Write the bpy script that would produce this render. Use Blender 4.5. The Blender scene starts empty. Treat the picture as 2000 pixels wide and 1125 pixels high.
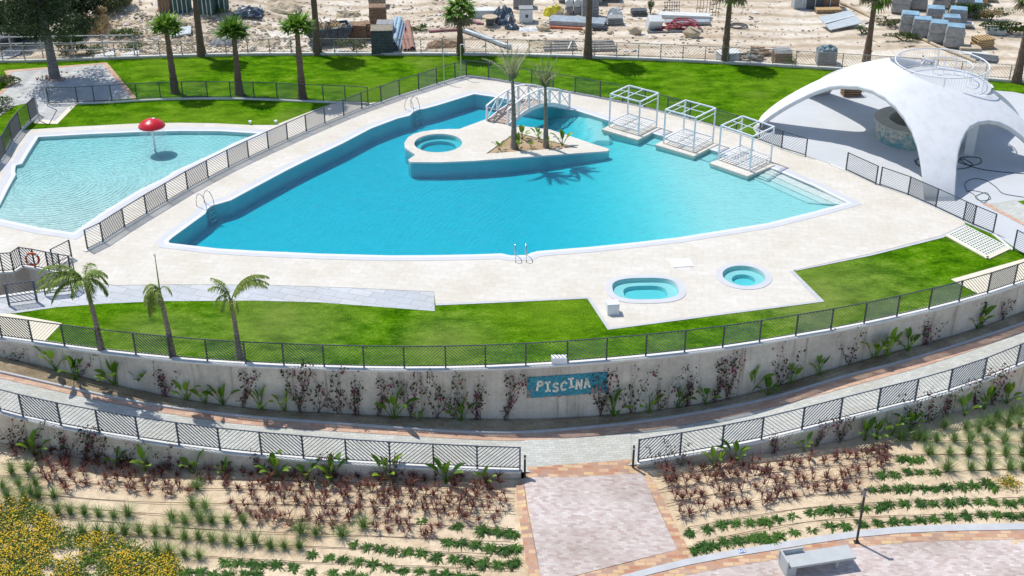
import bpy, math, random
from mathutils import Vector, Matrix
from mathutils.geometry import delaunay_2d_cdt
random.seed(7)
R = math.radians
sc = bpy.context.scene
col = sc.collection
# ---------------------------------------------------------------- camera
CAMH, PITCH, FPX = 28.0, R(29.0), 2500.0
cam = bpy.data.cameras.new('camera'); camo = bpy.data.objects.new('camera', cam); col.objects.link(camo)
camo.location = (0, 0, CAMH); camo.rotation_euler = (R(90) - PITCH, 0, 0)
cam.sensor_width = 36; cam.lens = FPX / 2000 * 36; cam.clip_end = 3000; cam.clip_start = 0.5
sc.camera = camo
# ---------------------------------------------------------------- light
SUN_EL = R(61.5); SUNH = Vector((-0.40, 0.37)).normalized()
w = bpy.data.worlds.new('World'); sc.world = w; w.use_nodes = True
nt = w.node_tree; bg = nt.nodes['Background']
sky = nt.nodes.new('ShaderNodeTexSky'); sky.sky_type = 'NISHITA'; sky.sun_disc = False
sky.sun_elevation = SUN_EL; sky.sun_rotation = math.atan2(SUNH.x, SUNH.y); sky.air_density = 1.0; sky.dust_density = 0.6
nt.links.new(sky.outputs[0], bg.inputs[0]); bg.inputs[1].default_value = 0.15
sl = bpy.data.lights.new('sun', 'SUN'); so = bpy.data.objects.new('sun', sl); col.objects.link(so)
sl.energy = 4.0; sl.angle = R(0.5); sl.color = (1.0, 0.955, 0.88)
tosun = Vector((SUNH.x * math.cos(SUN_EL), SUNH.y * math.cos(SUN_EL), math.sin(SUN_EL)))
so.rotation_euler = tosun.to_track_quat('Z', 'Y').to_euler(); so.location = (-30, 60, 60)
sc.view_settings.view_transform = 'Standard'; sc.view_settings.look = 'None'
sc.view_settings.gamma = 1.0; sc.view_settings.exposure = 0.04
# ---------------------------------------------------------------- pixel -> ground helpers
cp, sp = math.cos(PITCH), math.sin(PITCH)
def G(px, py, z=0.0):
    a = (px - 1000) / FPX; b = (562.5 - py) / FPX
    d = Vector((a, cp + b * sp, -sp + b * cp))
    t = (z - CAMH) / d.z
    return Vector((d.x * t, d.y * t, z))
def Gf(px, py, f, off=0.0):
    z = -1.0
    for _ in range(25):
        p = G(px, py, z); z = f(p.x, p.y) + off
    return Vector((p.x, p.y, z))
def zbelow(Y, py):
    v = (562.5 - py) / FPX
    return CAMH + Y * (v * cp - sp) / (cp + v * sp)
def interp(xs, ys, x):
    n = len(xs)
    if x <= xs[0]: i = 0
    elif x >= xs[-1]: i = n - 2
    else:
        i = 0
        while xs[i + 1] < x: i += 1
    t = (x - xs[i]) / (xs[i + 1] - xs[i])
    return ys[i] + (ys[i + 1] - ys[i]) * t
def clampi(xs, ys, x): return interp(xs, ys, min(max(x, xs[0]), xs[-1]))
def smoothc(xs, ys, x, h=1.2):
    return sum(interp(xs, ys, x + d * h) * k for d, k in ((-1, .15), (-.5, .2), (0, .3), (.5, .2), (1, .15)))
# ---------------------------------------------------------------- mesh builder
class MB:
    def __init__(s): s.v = []; s.f = []; s.m = []
    def add(s, vs, fs, m=0):
        o = len(s.v); s.v += [tuple(v) for v in vs]
        s.f += [tuple(i + o for i in f) for f in fs]; s.m += [m] * len(fs); return s
    def box(s, c, size, rz=0.0, m=0, tilt=None):
        x, y, z = size[0] / 2, size[1] / 2, size[2] / 2
        M = Matrix.Rotation(rz, 3, 'Z')
        if tilt: M = M @ Matrix.Rotation(tilt[1], 3, 'Y') @ Matrix.Rotation(tilt[0], 3, 'X')
        c = Vector(c)
        vs = [c + M @ Vector((a * x, b * y, d * z)) for d in (-1, 1) for a, b in ((-1, -1), (1, -1), (1, 1), (-1, 1))]
        return s.add(vs, [(3, 2, 1, 0), (4, 5, 6, 7), (0, 1, 5, 4), (1, 2, 6, 5), (2, 3, 7, 6), (3, 0, 4, 7)], m)
    def beam(s, p0, p1, wd, ht, m=0, up=Vector((0, 0, 1))):
        p0, p1 = Vector(p0), Vector(p1); d = (p1 - p0)
        if d.length < 1e-6: return s
        d.normalize()
        sd = d.cross(up)
        if sd.length < 1e-4: sd = d.cross(Vector((0, 1, 0)))
        sd.normalize(); u = sd.cross(d).normalized(); sd *= wd / 2; u *= ht / 2
        vs = [p + a * sd + b * u for p in (p0, p1) for a, b in ((-1, -1), (1, -1), (1, 1), (-1, 1))]
        return s.add(vs, [(0, 1, 2, 3), (7, 6, 5, 4), (4, 5, 1, 0), (5, 6, 2, 1), (6, 7, 3, 2), (7, 4, 0, 3)], m)
    def tube(s, pts, r, n=6, m=0, cap=True):
        pts = [Vector(p) for p in pts]; k = len(pts)
        if not isinstance(r, (list, tuple)): r = [r] * k
        o = len(s.v); ref = Vector((0, 0, 1))
        for i, p in enumerate(pts):
            d = (pts[min(i + 1, k - 1)] - pts[max(i - 1, 0)]).normalized()
            a = d.cross(ref)
            if a.length < 0.05: a = d.cross(Vector((0, 1, 0)))
            a.normalize(); b = a.cross(d).normalized()
            for j in range(n):
                t = 2 * math.pi * j / n
                s.v.append(tuple(p + (a * math.cos(t) + b * math.sin(t)) * r[i]))
        for i in range(k - 1):
            for j in range(n):
                j2 = (j + 1) % n
                s.f.append((o + i * n + j, o + i * n + j2, o + (i + 1) * n + j2, o + (i + 1) * n + j)); s.m.append(m)
        if cap:
            s.f.append(tuple(o + j for j in range(n))); s.m.append(m)
            s.f.append(tuple(o + (k - 1) * n + j for j in reversed(range(n)))); s.m.append(m)
        return s
    def lathe(s, c, prof, n=32, m=0, ax=1.0, ay=1.0):
        o = len(s.v); c = Vector(c)
        for r, z in prof:
            for j in range(n):
                t = 2 * math.pi * j / n
                s.v.append((c.x + r * ax * math.cos(t), c.y + r * ay * math.sin(t), c.z + z))
        for i in range(len(prof) - 1):
            for j in range(n):
                j2 = (j + 1) % n
                s.f.append((o + i * n + j, o + i * n + j2, o + (i + 1) * n + j2, o + (i + 1) * n + j)); s.m.append(m)
        return s
    def disc(s, c, r, n=32, m=0, ax=1.0, ay=1.0):
        c = Vector(c)
        return s.add([(c.x + r * ax * math.cos(2 * math.pi * j / n), c.y + r * ay * math.sin(2 * math.pi * j / n), c.z) for j in range(n)], [tuple(range(n))], m)
    def poly_prism(s, poly, z0, z1, m=0, ms=None):
        n = len(poly); o = len(s.v)
        s.v += [(p[0], p[1], z0) for p in poly] + [(p[0], p[1], z1) for p in poly]
        s.f += [tuple(o + n + i for i in range(n)), tuple(o + i for i in reversed(range(n)))]; s.m += [m, m]
        for i in range(n):
            j = (i + 1) % n
            s.f.append((o + i, o + j, o + n + j, o + n + i)); s.m.append(m if ms is None else ms)
        return s
    def blade(s, base, dirv, length, width, droop, seg=3, m=0):
        p = Vector(base); d = Vector(dirv).normalized()
        sd = d.cross(Vector((0, 0, 1)))
        if sd.length < .05: sd = Vector((1, 0, 0))
        sd.normalize(); o = len(s.v); st = length / seg
        for i in range(seg + 1):
            wv = width * (1 - i / seg) ** .7 * .5 if i < seg else 0
            if i < seg: s.v += [tuple(p - sd * wv), tuple(p + sd * wv)]
            else: s.v.append(tuple(p))
            d = (d + Vector((0, 0, -droop / seg))).normalized(); p = p + d * st
        for i in range(seg - 1):
            a = o + 2 * i; s.f.append((a, a + 1, a + 3, a + 2)); s.m.append(m)
        a = o + 2 * (seg - 1); s.f.append((a, a + 1, a + 2)); s.m.append(m)
        return s
    def leaf(s, c, size, m=0, asp=.5, nrm=None):
        a = Vector((random.gauss(0, 1), random.gauss(0, 1), random.gauss(0, .6))).normalized()
        b = a.cross(Vector((random.gauss(0, 1), random.gauss(0, 1), random.gauss(0, 1)))).normalized()
        c = Vector(c); a *= size; b *= size * asp
        return s.add([c - a, c + b, c + a, c - b], [(0, 1, 2, 3)], m)
    def rock(s, c, size, m=0):
        c = Vector(c); st = len(s.v); vs = []
        for z, r, n in ((-.4, .8, 5), (.15, 1.0, 5)):
            for j in range(n):
                t = 2 * math.pi * j / n + random.uniform(-.3, .3); q = r * random.uniform(.65, 1.1)
                vs.append(c + Vector((math.cos(t) * q * size[0] / 2, math.sin(t) * q * size[1] / 2, z * size[2])))
        t0 = random.uniform(0, 6)
        for j in range(3):
            t = t0 + j * 2.1; q = random.uniform(.2, .6)
            vs.append(c + Vector((math.cos(t) * q * size[0] / 2, math.sin(t) * q * size[1] / 2, random.uniform(.4, .62) * size[2])))
        import itertools
        fs = [(j, (j + 1) % 5, 5 + (j + 1) % 5, 5 + j) for j in range(5)]
        top = [5 + j for j in range(5)]
        fs += [(10, 11, 12), (5, 6, 10), (6, 7, 10), (7, 11, 10), (7, 8, 11), (8, 9, 12), (8, 12, 11), (9, 5, 12), (5, 10, 12)]
        return s.add(vs, fs, m)
    def build(s, name, mats, parent=None, loc=None, smooth=False, bevel=0.0):
        me = bpy.data.meshes.new(name)
        if loc is not None:
            L = Vector(loc); vv = [(a - L.x, b - L.y, c - L.z) for a, b, c in s.v]
        else: vv = s.v
        me.from_pydata(vv, [], s.f)
        if not isinstance(mats, (list, tuple)): mats = [mats]
        for q in mats: me.materials.append(q)
        if len(mats) > 1: me.polygons.foreach_set('material_index', s.m)
        if smooth: me.polygons.foreach_set('use_smooth', [True] * len(me.polygons))
        me.update()
        o = bpy.data.objects.new(name, me); col.objects.link(o)
        if parent is not None: o.parent = parent
        elif loc is not None: o.location = loc
        if bevel > 0:
            b = o.modifiers.new('bevel', 'BEVEL'); b.width = bevel; b.segments = 2; b.limit_method = 'ANGLE'
        return o
def tag(o, label=None, cat=None, group=None, kind=None):
    if label: o['label'] = label
    if cat: o['category'] = cat
    if group: o['group'] = group
    if kind: o['kind'] = kind
    return o
def thing(name, loc, label, cat, group=None, rz=0.0):
    o = bpy.data.objects.new(name, None); col.objects.link(o); o.location = loc; o.rotation_euler = (0, 0, rz)
    o.empty_display_size = .3
    return tag(o, label, cat, group)
def copy_tree(o, loc, rz=0.0, scale=1.0, label=None, group=None):
    c = o.copy(); col.objects.link(c); c.location = loc; c.rotation_euler = (0, 0, rz)
    c.scale = scale if isinstance(scale, tuple) else (scale,) * 3
    if label: c['label'] = label
    if group: c['group'] = group
    for ch in o.children:
        d = ch.copy(); col.objects.link(d); d.parent = c
        for g in ch.children:
            e = g.copy(); col.objects.link(e); e.parent = d
    return c
# ---------------------------------------------------------------- 2D polygon tools
def inpoly(p, poly):
    x, y = p[0], p[1]; r = False; n = len(poly); j = n - 1
    for i in range(n):
        xi, yi = poly[i][0], poly[i][1]; xj, yj = poly[j][0], poly[j][1]
        if (yi > y) != (yj > y) and x < (xj - xi) * (y - yi) / (yj - yi) + xi: r = not r
        j = i
    return r
def area(poly): return sum(poly[i - 1][0] * poly[i][1] - poly[i][0] * poly[i - 1][1] for i in range(len(poly))) / 2
def offset(poly, d):
    """grow a closed polygon outward by d"""
    P = [Vector((p[0], p[1])) for p in poly]
    if area(P) < 0: P = P[::-1]
    out = []; n = len(P)
    for i in range(n):
        a, b, c = P[i - 1], P[i], P[(i + 1) % n]
        e1 = (b - a).normalized(); e2 = (c - b).normalized()
        n1 = Vector((e1.y, -e1.x)); n2 = Vector((e2.y, -e2.x)); m = (n1 + n2)
        if m.length < .2: m = n1
        m.normalize(); k = d / max(.42, m.dot(n1)); out.append(b + m * k)
    return out
def cr(pts, step=0.5, closed=False):
    """Catmull-Rom resample of 2D/3D points"""
    P = [Vector(p) for p in pts]; n = len(P); out = []
    rng = n if closed else n - 1
    for i in range(rng):
        if closed: a, b, c, d = P[i - 1], P[i], P[(i + 1) % n], P[(i + 2) % n]
        else: a, b, c, d = P[max(i - 1, 0)], P[i], P[i + 1], P[min(i + 2, n - 1)]
        k = max(1, int((c - b).length / step))
        for q in range(k):
            t = q / k
            out.append(.5 * ((2 * b) + (c - a) * t + (2 * a - 5 * b + 4 * c - d) * t * t + (3 * b - a - 3 * c + d) * t ** 3))
    if not closed: out.append(P[-1])
    return out
def dens(poly, step):
    out = []; n = len(poly)
    for i in range(n):
        a = Vector(poly[i][:2]); b = Vector(poly[(i + 1) % n][:2]); k = max(1, int((b - a).length / step))
        out += [a.lerp(b, q / k) for q in range(k)]
    return out
def patch(name, poly, zf, mat, holes=(), step=None, parent=None, loc=None, build=True):
    zf = zf if callable(zf) else (lambda x, y, z=zf: z)
    loops = [dens(poly, step) if step else [Vector(p[:2]) for p in poly]] + [dens(h, step) if step else [Vector(p[:2]) for p in h] for h in holes]
    vs = []; es = []
    for lp in loops:
        o = len(vs); vs += lp; es += [(o + i, o + (i + 1) % len(lp)) for i in range(len(lp))]
    if step:
        x0 = min(p.x for p in loops[0]); x1 = max(p.x for p in loops[0]); y0 = min(p.y for p in loops[0]); y1 = max(p.y for p in loops[0])
        y = y0 + step / 2
        while y < y1:
            x = x0 + step / 2
            while x < x1:
                q = Vector((x, y))
                if inpoly(q, loops[0]) and not any(inpoly(q, h) for h in loops[1:]): vs.append(q)
                x += step
            y += step
    r = delaunay_2d_cdt(vs, es, [], 0, 1e-5)
    V, F = r[0], r[2]; fs = []
    for f in F:
        c = (V[f[0]] + V[f[1]] + V[f[2]]) / 3
        if inpoly(c, loops[0]) and not any(inpoly(c, h) for h in loops[1:]): fs.append(tuple(f))
    mb = MB(); mb.add([(v.x, v.y, zf(v.x, v.y)) for v in V], fs)
    if not build: return mb
    return mb.build(name, mat, parent, loc)
def px2(lst, z=0.0): return [G(a, b, z).to_2d() for a, b in lst]
# ---------------------------------------------------------------- materials
def newmat(name, rough=.7, spec=.3, metal=0.0):
    m = bpy.data.materials.new(name); m.use_nodes = True; n = m.node_tree
    b = n.nodes['Principled BSDF']; b.inputs['Roughness'].default_value = rough
    b.inputs['Specular IOR Level'].default_value = spec; b.inputs['Metallic'].default_value = metal
    return m, n, b
def N(n, t, **kw):
    x = n.nodes.new(t)
    for k, v in kw.items():
        if k.startswith('i_'): x.inputs[k[2:].replace('_', ' ')].default_value = v
        else: setattr(x, k, v)
    return x
def rgba(c): return (c[0], c[1], c[2], 1)
def ramp(n, src, stops):
    r = n.nodes.new('ShaderNodeValToRGB'); e = r.color_ramp.elements
    e[0].position, e[0].color = stops[0][0], rgba(stops[0][1]); e[1].position, e[1].color = stops[-1][0], rgba(stops[-1][1])
    for p, c in stops[1:-1]:
        q = e.new(p); q.color = rgba(c)
    n.links.new(src, r.inputs[0]); return r.outputs[0]
def noise(n, scale, detail=4, rough=.6, vec=None, dist=0.0, stretch=None):
    t = N(n, 'ShaderNodeTexNoise'); t.inputs['Scale'].default_value = scale; t.inputs['Detail'].default_value = detail
    t.inputs['Roughness'].default_value = rough; t.inputs['Distortion'].default_value = dist
    if vec is None:
        tc = N(n, 'ShaderNodeNewGeometry'); vec = tc.outputs['Position']
    if stretch:
        mp = N(n, 'ShaderNodeMapping'); mp.inputs['Scale'].default_value = stretch; n.links.new(vec, mp.inputs[0]); vec = mp.outputs[0]
    n.links.new(vec, t.inputs['Vector']); return t.outputs['Fac']
def mix(n, fac, a, b, mode='MIX'):
    x = n.nodes.new('ShaderNodeMix'); x.data_type = 'RGBA'; x.blend_type = mode
    for s, v in ((x.inputs[0], fac), (x.inputs[6], a), (x.inputs[7], b)):
        if isinstance(v, (int, float)): s.default_value = v
        elif isinstance(v, (tuple, list)): s.default_value = rgba(v)
        else: n.links.new(v, s)
    return x.outputs[2]
def bump(n, b, h, strength=.3, dist=.02):
    x = N(n, 'ShaderNodeBump'); x.inputs['Strength'].default_value = strength; x.inputs['Distance'].default_value = dist
    n.links.new(h, x.inputs['Height']); n.links.new(x.outputs[0], b.inputs['Normal']); return x
def mplain(name, c, rough=.6, spec=.3, metal=0.0, var=.12, scale=3.0, bmp=0.0):
    m, n, b = newmat(name, rough, spec, metal)
    f = noise(n, scale, 5)
    c1 = tuple(max(0, k * (1 - var)) for k in c); c2 = tuple(min(1, k * (1 + var)) for k in c)
    n.links.new(ramp(n, f, [(.3, c1), (.7, c2)]), b.inputs['Base Color'])
    if bmp: bump(n, b, noise(n, scale * 6, 4), bmp, .02)
    return m
def mleaf(name, c1, c2, rough=.5, trans=.25):
    m, n, b = newmat(name, rough, .25)
    g = N(n, 'ShaderNodeNewGeometry'); oi = N(n, 'ShaderNodeObjectInfo')
    a = N(n, 'ShaderNodeMath', operation='ADD'); n.links.new(g.outputs['Random Per Island'], a.inputs[0]); n.links.new(oi.outputs['Random'], a.inputs[1])
    h = N(n, 'ShaderNodeMath', operation='MULTIPLY'); n.links.new(a.outputs[0], h.inputs[0]); h.inputs[1].default_value = .5
    cc = ramp(n, h.outputs[0], [(.1, c1), (.9, c2)])
    n.links.new(cc, b.inputs['Base Color'])
    t = N(n, 'ShaderNodeBsdfTranslucent'); n.links.new(cc, t.inputs[0])
    ms = N(n, 'ShaderNodeMixShader'); ms.inputs[0].default_value = trans
    n.links.new(b.outputs[0], ms.inputs[1]); n.links.new(t.outputs[0], ms.inputs[2])
    n.links.new(ms.outputs[0], n.nodes['Material Output'].inputs['Surface']); return m
def mbrick(name, c1, c2, mortar, scale=1.0, bw=.5, rh=.25, ms=.02, rot=0.0, stain=(.8, 1.0), rough=.8, extra=None, spread=.5, msmooth=.3, bmp=.25):
    m, n, b = newmat(name, rough, .2)
    g = N(n, 'ShaderNodeNewGeometry'); mp = N(n, 'ShaderNodeMapping'); mp.inputs['Rotation'].default_value = (0, 0, rot)
    n.links.new(g.outputs['Position'], mp.inputs[0])
    t = N(n, 'ShaderNodeTexBrick'); n.links.new(mp.outputs[0], t.inputs['Vector'])
    t.inputs['Color1'].default_value = rgba((0, 0, 0)); t.inputs['Color2'].default_value = rgba((1, 1, 1)); t.inputs['Mortar'].default_value = rgba((.5, .5, .5))
    t.inputs['Scale'].default_value = scale; t.inputs['Mortar Size'].default_value = ms; t.inputs['Mortar Smooth'].default_value = msmooth
    t.inputs['Brick Width'].default_value = bw; t.inputs['Row Height'].default_value = rh; t.inputs['Bias'].default_value = 0
    stops = [(0.0, c1), (1.0, c2)] if extra is None else [(0.0, c1)] + extra + [(1.0, c2)]
    cc = ramp(n, t.outputs['Color'], stops)
    cc = mix(n, t.outputs['Fac'], cc, mortar)
    f = noise(n, .35, 6, .65); f2 = noise(n, 4.0, 4)
    lo, hi = stain
    s1 = ramp(n, f, [(.3, (lo * 1.02, lo * .99, lo * .93)), (.65, (hi, hi, hi))]); cc = mix(n, 1.0, cc, s1, 'MULTIPLY')
    s2 = ramp(n, f2, [(.3, (.9, .9, .89)), (.7, (1, 1, 1))]); cc = mix(n, 1.0, cc, s2, 'MULTIPLY')
    n.links.new(cc, b.inputs['Base Color'])
    if bmp:
        inv = N(n, 'ShaderNodeMath', operation='SUBTRACT'); inv.inputs[0].default_value = 1; n.links.new(t.outputs['Fac'], inv.inputs[1])
        bump(n, b, inv.outputs[0], bmp, .01)
    return m
M = {}
M['deck'] = mbrick('cream_stone_paving', (.665, .63, .565), (.71, .68, .625), (.59, .55, .48), bw=.6, rh=.4, ms=.008, rot=R(8), stain=(.90, 1.02), extra=[(.5, (.69, .655, .595))], bmp=.1)
M['coping'] = mplain('grey_pool_coping', (.56, .565, .59), .7, .3, var=.05, scale=1.2)
M['overflow'] = mplain('white_overflow_grating', (.67, .69, .72), .6, .3, var=.04, scale=2)
M['greytile'] = mbrick('blue_grey_paving', (.50, .53, .57), (.60, .62, .65), (.40, .42, .45), bw=1.0, rh=.5, ms=.02, rot=R(20), stain=(.85, 1.0))
M['kerb'] = mplain('grey_kerb_concrete', (.50, .51, .52), .8, .2, var=.08, scale=2)
M['coping_white'] = mplain('white_concrete_coping', (.72, .71, .67), .8, .2, var=.08, scale=3)
M['creampad'] = mplain('cream_concrete', (.72, .66, .53), .85, .2, var=.06, scale=1.2)
# lawn
m, n, b = newmat('lawn_grass', .95, .02)
f1 = noise(n, .75, 6, .68, stretch=(1, 1.7, 1)); f2 = noise(n, 4.5, 5, .8, stretch=(1, 2.4, 1)); f3 = noise(n, .16, 4, .55); f4 = noise(n, .115, 3, .5)
c = ramp(n, f1, [(.34, (.032, .115, .001)), (.46, (.076, .205, .002)), (.56, (.128, .29, .005)), (.68, (.225, .37, .03))])
c = mix(n, 1.0, c, ramp(n, f2, [(.36, (.42, .52, .4)), (.6, (1.2, 1.15, 1.1))]), 'MULTIPLY')
c = mix(n, ramp(n, f3, [(.46, (0, 0, 0)), (.68, (.55, .55, .55))]), c, (.18, .30, .02))
c = mix(n, ramp(n, f4, [(.60, (0, 0, 0)), (.72, (.55, .55, .55))]), c, (.20, .26, .05))
c = mix(n, 1.0, c, ramp(n, noise(n, 16, 3, .8), [(.38, (.55, .62, .55)), (.62, (1.22, 1.18, 1.15))]), 'MULTIPLY')
gp_ = N(n, 'ShaderNodeNewGeometry')
for (qx, qy, qr) in ((1640, 566, 3.6), (1560, 600, 2.2), (545, 640, 3.0), (870, 665, 2.0), (300, 650, 1.8)):
    g0 = G(qx, qy); vd = N(n, 'ShaderNodeVectorMath', operation='DISTANCE'); n.links.new(gp_.outputs['Position'], vd.inputs[0]); vd.inputs[1].default_value = g0
    ma = N(n, 'ShaderNodeMath', operation='MULTIPLY_ADD'); n.links.new(f1, ma.inputs[0]); ma.inputs[1].default_value = -qr * 2.2; n.links.new(vd.outputs['Value'], ma.inputs[2])
    mr = N(n, 'ShaderNodeMapRange'); mr.inputs[1].default_value = -qr * .9; mr.inputs[2].default_value = qr * .35; mr.inputs[3].default_value = .30; mr.inputs[4].default_value = 0; n.links.new(ma.outputs[0], mr.inputs[0])
    c = mix(n, mr.outputs[0], c, (.26, .27, .10))
n.links.new(c, b.inputs['Base Color']); bump(n, b, noise(n, 14, 4, .8), .9, .06); M['lawn'] = m
# soils
def msoil(name, c1, c2, c3, sc=1.0, bs=.6, tracks=False):
    m, n, b = newmat(name, .95, .1)
    f = noise(n, .25 * sc, 7, .62); g2 = noise(n, 3.5 * sc, 6, .7); g3 = noise(n, 18 * sc, 3, .6)
    cc = ramp(n, f, [(.32, c1), (.52, c2), (.7, c3)])
    cc = mix(n, 1.0, cc, ramp(n, g2, [(.3, (.74, .72, .70)), (.6, (1.03, 1.03, 1.03))]), 'MULTIPLY')
    cc = mix(n, 1.0, cc, ramp(n, g3, [(.3, (.85, .84, .82)), (.6, (1, 1, 1))]), 'MULTIPLY')
    if tracks:
        ge = N(n, 'ShaderNodeNewGeometry'); wv = N(n, 'ShaderNodeTexWave', wave_type='BANDS', bands_direction='Y'); wv.inputs['Scale'].default_value = .16; wv.inputs['Distortion'].default_value = 9; wv.inputs['Detail'].default_value = 4; wv.inputs['Detail Scale'].default_value = .35; n.links.new(ge.outputs['Position'], wv.inputs['Vector'])
        cc = mix(n, 1.0, cc, ramp(n, wv.outputs['Fac'], [(.1, (.80, .76, .71)), (.35, (1, 1, 1)), (.8, (1.06, 1.07, 1.09))]), 'MULTIPLY')
    n.links.new(cc, b.inputs['Base Color']); bump(n, b, g2, bs, .12); return m
M['sand'] = msoil('sandy_garden_soil', (.62, .48, .32), (.74, .60, .42), (.80, .67, .49), 1.0, .4)
M['yard'] = msoil('dusty_yard_ground', (.53, .43, .32), (.68, .60, .49), (.76, .72, .64), .45, .7, True)
M['bedsoil'] = msoil('planting_bed_soil', (.26, .20, .13), (.42, .34, .23), (.60, .52, .37), 2.2, .8)
M['planter_soil'] = msoil('sandy_planter_soil', (.42, .30, .18), (.52, .38, .25), (.56, .44, .30), 2.0, .8)
# bricks
M['brick'] = mbrick('orange_brick_border', (.52, .24, .15), (.72, .52, .27), (.45, .36, .28), bw=.4, rh=.2, ms=.02, stain=(.85, 1.0), extra=[(.25, (.60, .34, .22)), (.45, (.45, .28, .23)), (.6, (.74, .50, .32)), (.8, (.66, .42, .27))], bmp=.2)
M['brickpath'] = mbrick('salmon_brick_strip', (.56, .33, .24), (.72, .50, .37), (.50, .38, .30), bw=.4, rh=.2, ms=.02, stain=(.85, 1.0), extra=[(.5, (.64, .42, .31))], bmp=.2)
M['pink'] = mbrick('pink_white_pavers', (.49, .39, .36), (.68, .63, .60), (.55, .47, .44), bw=.22, rh=.11, ms=.008, rot=R(4), stain=(.74, 1.06), extra=[(.3, (.56, .47, .445)), (.6, (.61, .53, .505)), (.85, (.645, .57, .54))], bmp=.2)
M['greypaver'] = mbrick('pale_grey_pavers', (.51, .525, .50), (.63, .64, .60), (.45, .46, .44), bw=.3, rh=.15, ms=.015, rot=R(-5), stain=(.86, 1.0), bmp=.2)
M['bluepaver'] = mbrick('weathered_square_pavers', (.46, .48, .50), (.62, .62, .60), (.40, .41, .42), bw=.5, rh=.5, ms=.015, rot=R(25), stain=(.8, 1.0), bmp=.2)
M['pavfloor'] = mplain('pale_plaza_concrete', (.53, .55, .57), .75, .25, var=.05, scale=.6)
# concrete wall
m, n, b = newmat('weathered_concrete_wall', .9, .15)
f = noise(n, .7, 6, .65); f2 = noise(n, 1.3, 5, .7, stretch=(2.6, 2.6, .16)); f3 = noise(n, 7, 4)
c = ramp(n, f, [(.3, (.52, .47, .405)), (.7, (.80, .735, .645))])
c = mix(n, 1.0, c, ramp(n, f2, [(.32, (.60, .56, .51)), (.44, (.94, .93, .92)), (.6, (1, 1, 1))]), 'MULTIPLY')
c = mix(n, 1.0, c, ramp(n, f3, [(.3, (.86, .85, .84)), (.7, (1, 1, 1))]), 'MULTIPLY')
n.links.new(c, b.inputs['Base Color']); bump(n, b, f3, .3, .02); M['wall'] = m
m, n, b = newmat('white_plaster_shell', .75, .25)
f = noise(n, .5, 5, .6); c = ramp(n, f, [(.3, (.70, .715, .735)), (.7, (.76, .77, .785))])
c = mix(n, 1.0, c, ramp(n, noise(n, 1.0, 5, .7, stretch=(2, 2, .4)), [(.3, (.90, .89, .875)), (.55, (1, 1, 1))]), 'MULTIPLY')
n.links.new(c, b.inputs['Base Color']); bump(n, b, noise(n, 5, 4), .15, .03); M['plaster'] = m
M['kidmosaic'] = mplain('pale_grey_pool_mosaic', (.66, .65, .64), .5, .3, var=.05, scale=1.5)
M['mosaic'] = mplain('pale_pool_mosaic', (.63, .64, .63), .5, .3, var=.04, scale=1.5)
M['white'] = mplain('white_painted_metal', (.78, .80, .82), .4, .4, var=.04)
M['whitewood'] = mplain('white_painted_wood', (.78, .78, .78), .6, .3, var=.06, scale=5)
M['fence'] = mplain('dark_grey_fence_paint', (.055, .068, .075), .45, .5, var=.15)
M['fence_far'] = mplain('fence_paint_with_reflected_light', (.36, .33, .29), .5, .4, var=.1)  # far fence colour made paler to imitate light reflecting off it
M['fence_blue'] = mplain('blue_grey_gate_paint', (.06, .085, .13), .45, .5, var=.1)
M['steel'] = mplain('polished_steel', (.55, .55, .55), .2, .5, metal=1.0, var=.03)
M['red'] = mplain('glossy_red_fibreglass', (.60, .012, .025), .3, .5, var=.05)
M['orange'] = mplain('orange_plastic', (.55, .10, .03), .5, .4, var=.1)
M['concrete'] = mplain('smooth_grey_concrete', (.46, .48, .48), .75, .25, var=.07, scale=2.5, bmp=.1)
M['darkmetal'] = mplain('dark_brown_metal', (.045, .038, .035), .5, .4)
M['plank'] = mbrick('pinkish_timber_planks', (.50, .40, .34), (.62, .50, .44), (.3, .24, .2), bw=2.5, rh=.14, ms=.02, rot=R(50), stain=(.85, 1.0))
M['green'] = mplain('yellow_green_pole_paint', (.42, .55, .22), .5, .3, var=.15)
def mtrunk(name, c1, c2, sc_=9):
    m, n, b = newmat(name, .95, .1)
    tc = N(n, 'ShaderNodeTexCoord'); f = noise(n, sc_, 5, .7, vec=tc.outputs['Object'], stretch=(1, 1, 2.2)); f2 = noise(n, sc_ * 3, 3, vec=tc.outputs['Object'])
    c = ramp(n, f, [(.35, c1), (.65, c2)]); c = mix(n, 1.0, c, ramp(n, f2, [(.3, (.6, .6, .6)), (.6, (1, 1, 1))]), 'MULTIPLY')
    n.links.new(c, b.inputs['Base Color']); bump(n, b, f, 1.0, .08); return m
M['palmtrunk'] = mtrunk('shaggy_palm_bark', (.12, .075, .05), (.34, .24, .18))
M['youngtrunk'] = mtrunk('pale_palm_bark', (.20, .16, .13), (.42, .36, .30), 6)
M['pinetrunk'] = mtrunk('grey_pine_bark', (.16, .15, .14), (.36, .33, .30), 5)
M['stem'] = mtrunk('brown_stem', (.10, .06, .04), (.22, .14, .09))
M['fan'] = mleaf('fan_palm_leaf', (.08, .19, .012), (.24, .40, .05))
M['fan_dry'] = mleaf('dry_fan_palm_leaf', (.20, .16, .09), (.36, .30, .18))
M['frond'] = mleaf('feather_palm_leaf', (.15, .24, .03), (.36, .44, .10))
M['frond_grey'] = mleaf('grey_green_palm_leaf', (.15, .19, .08), (.36, .36, .20))
M['pine'] = mleaf('pine_needles', (.014, .032, .010), (.07, .10, .035), trans=.1)
M['bush'] = mleaf('bush_leaf', (.035, .075, .012), (.12, .19, .045))
M['olive'] = mleaf('olive_bush_leaf', (.10, .13, .05), (.24, .26, .13))
M['dry'] = mleaf('dry_grass_leaf', (.36, .27, .13), (.55, .44, .25))
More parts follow.
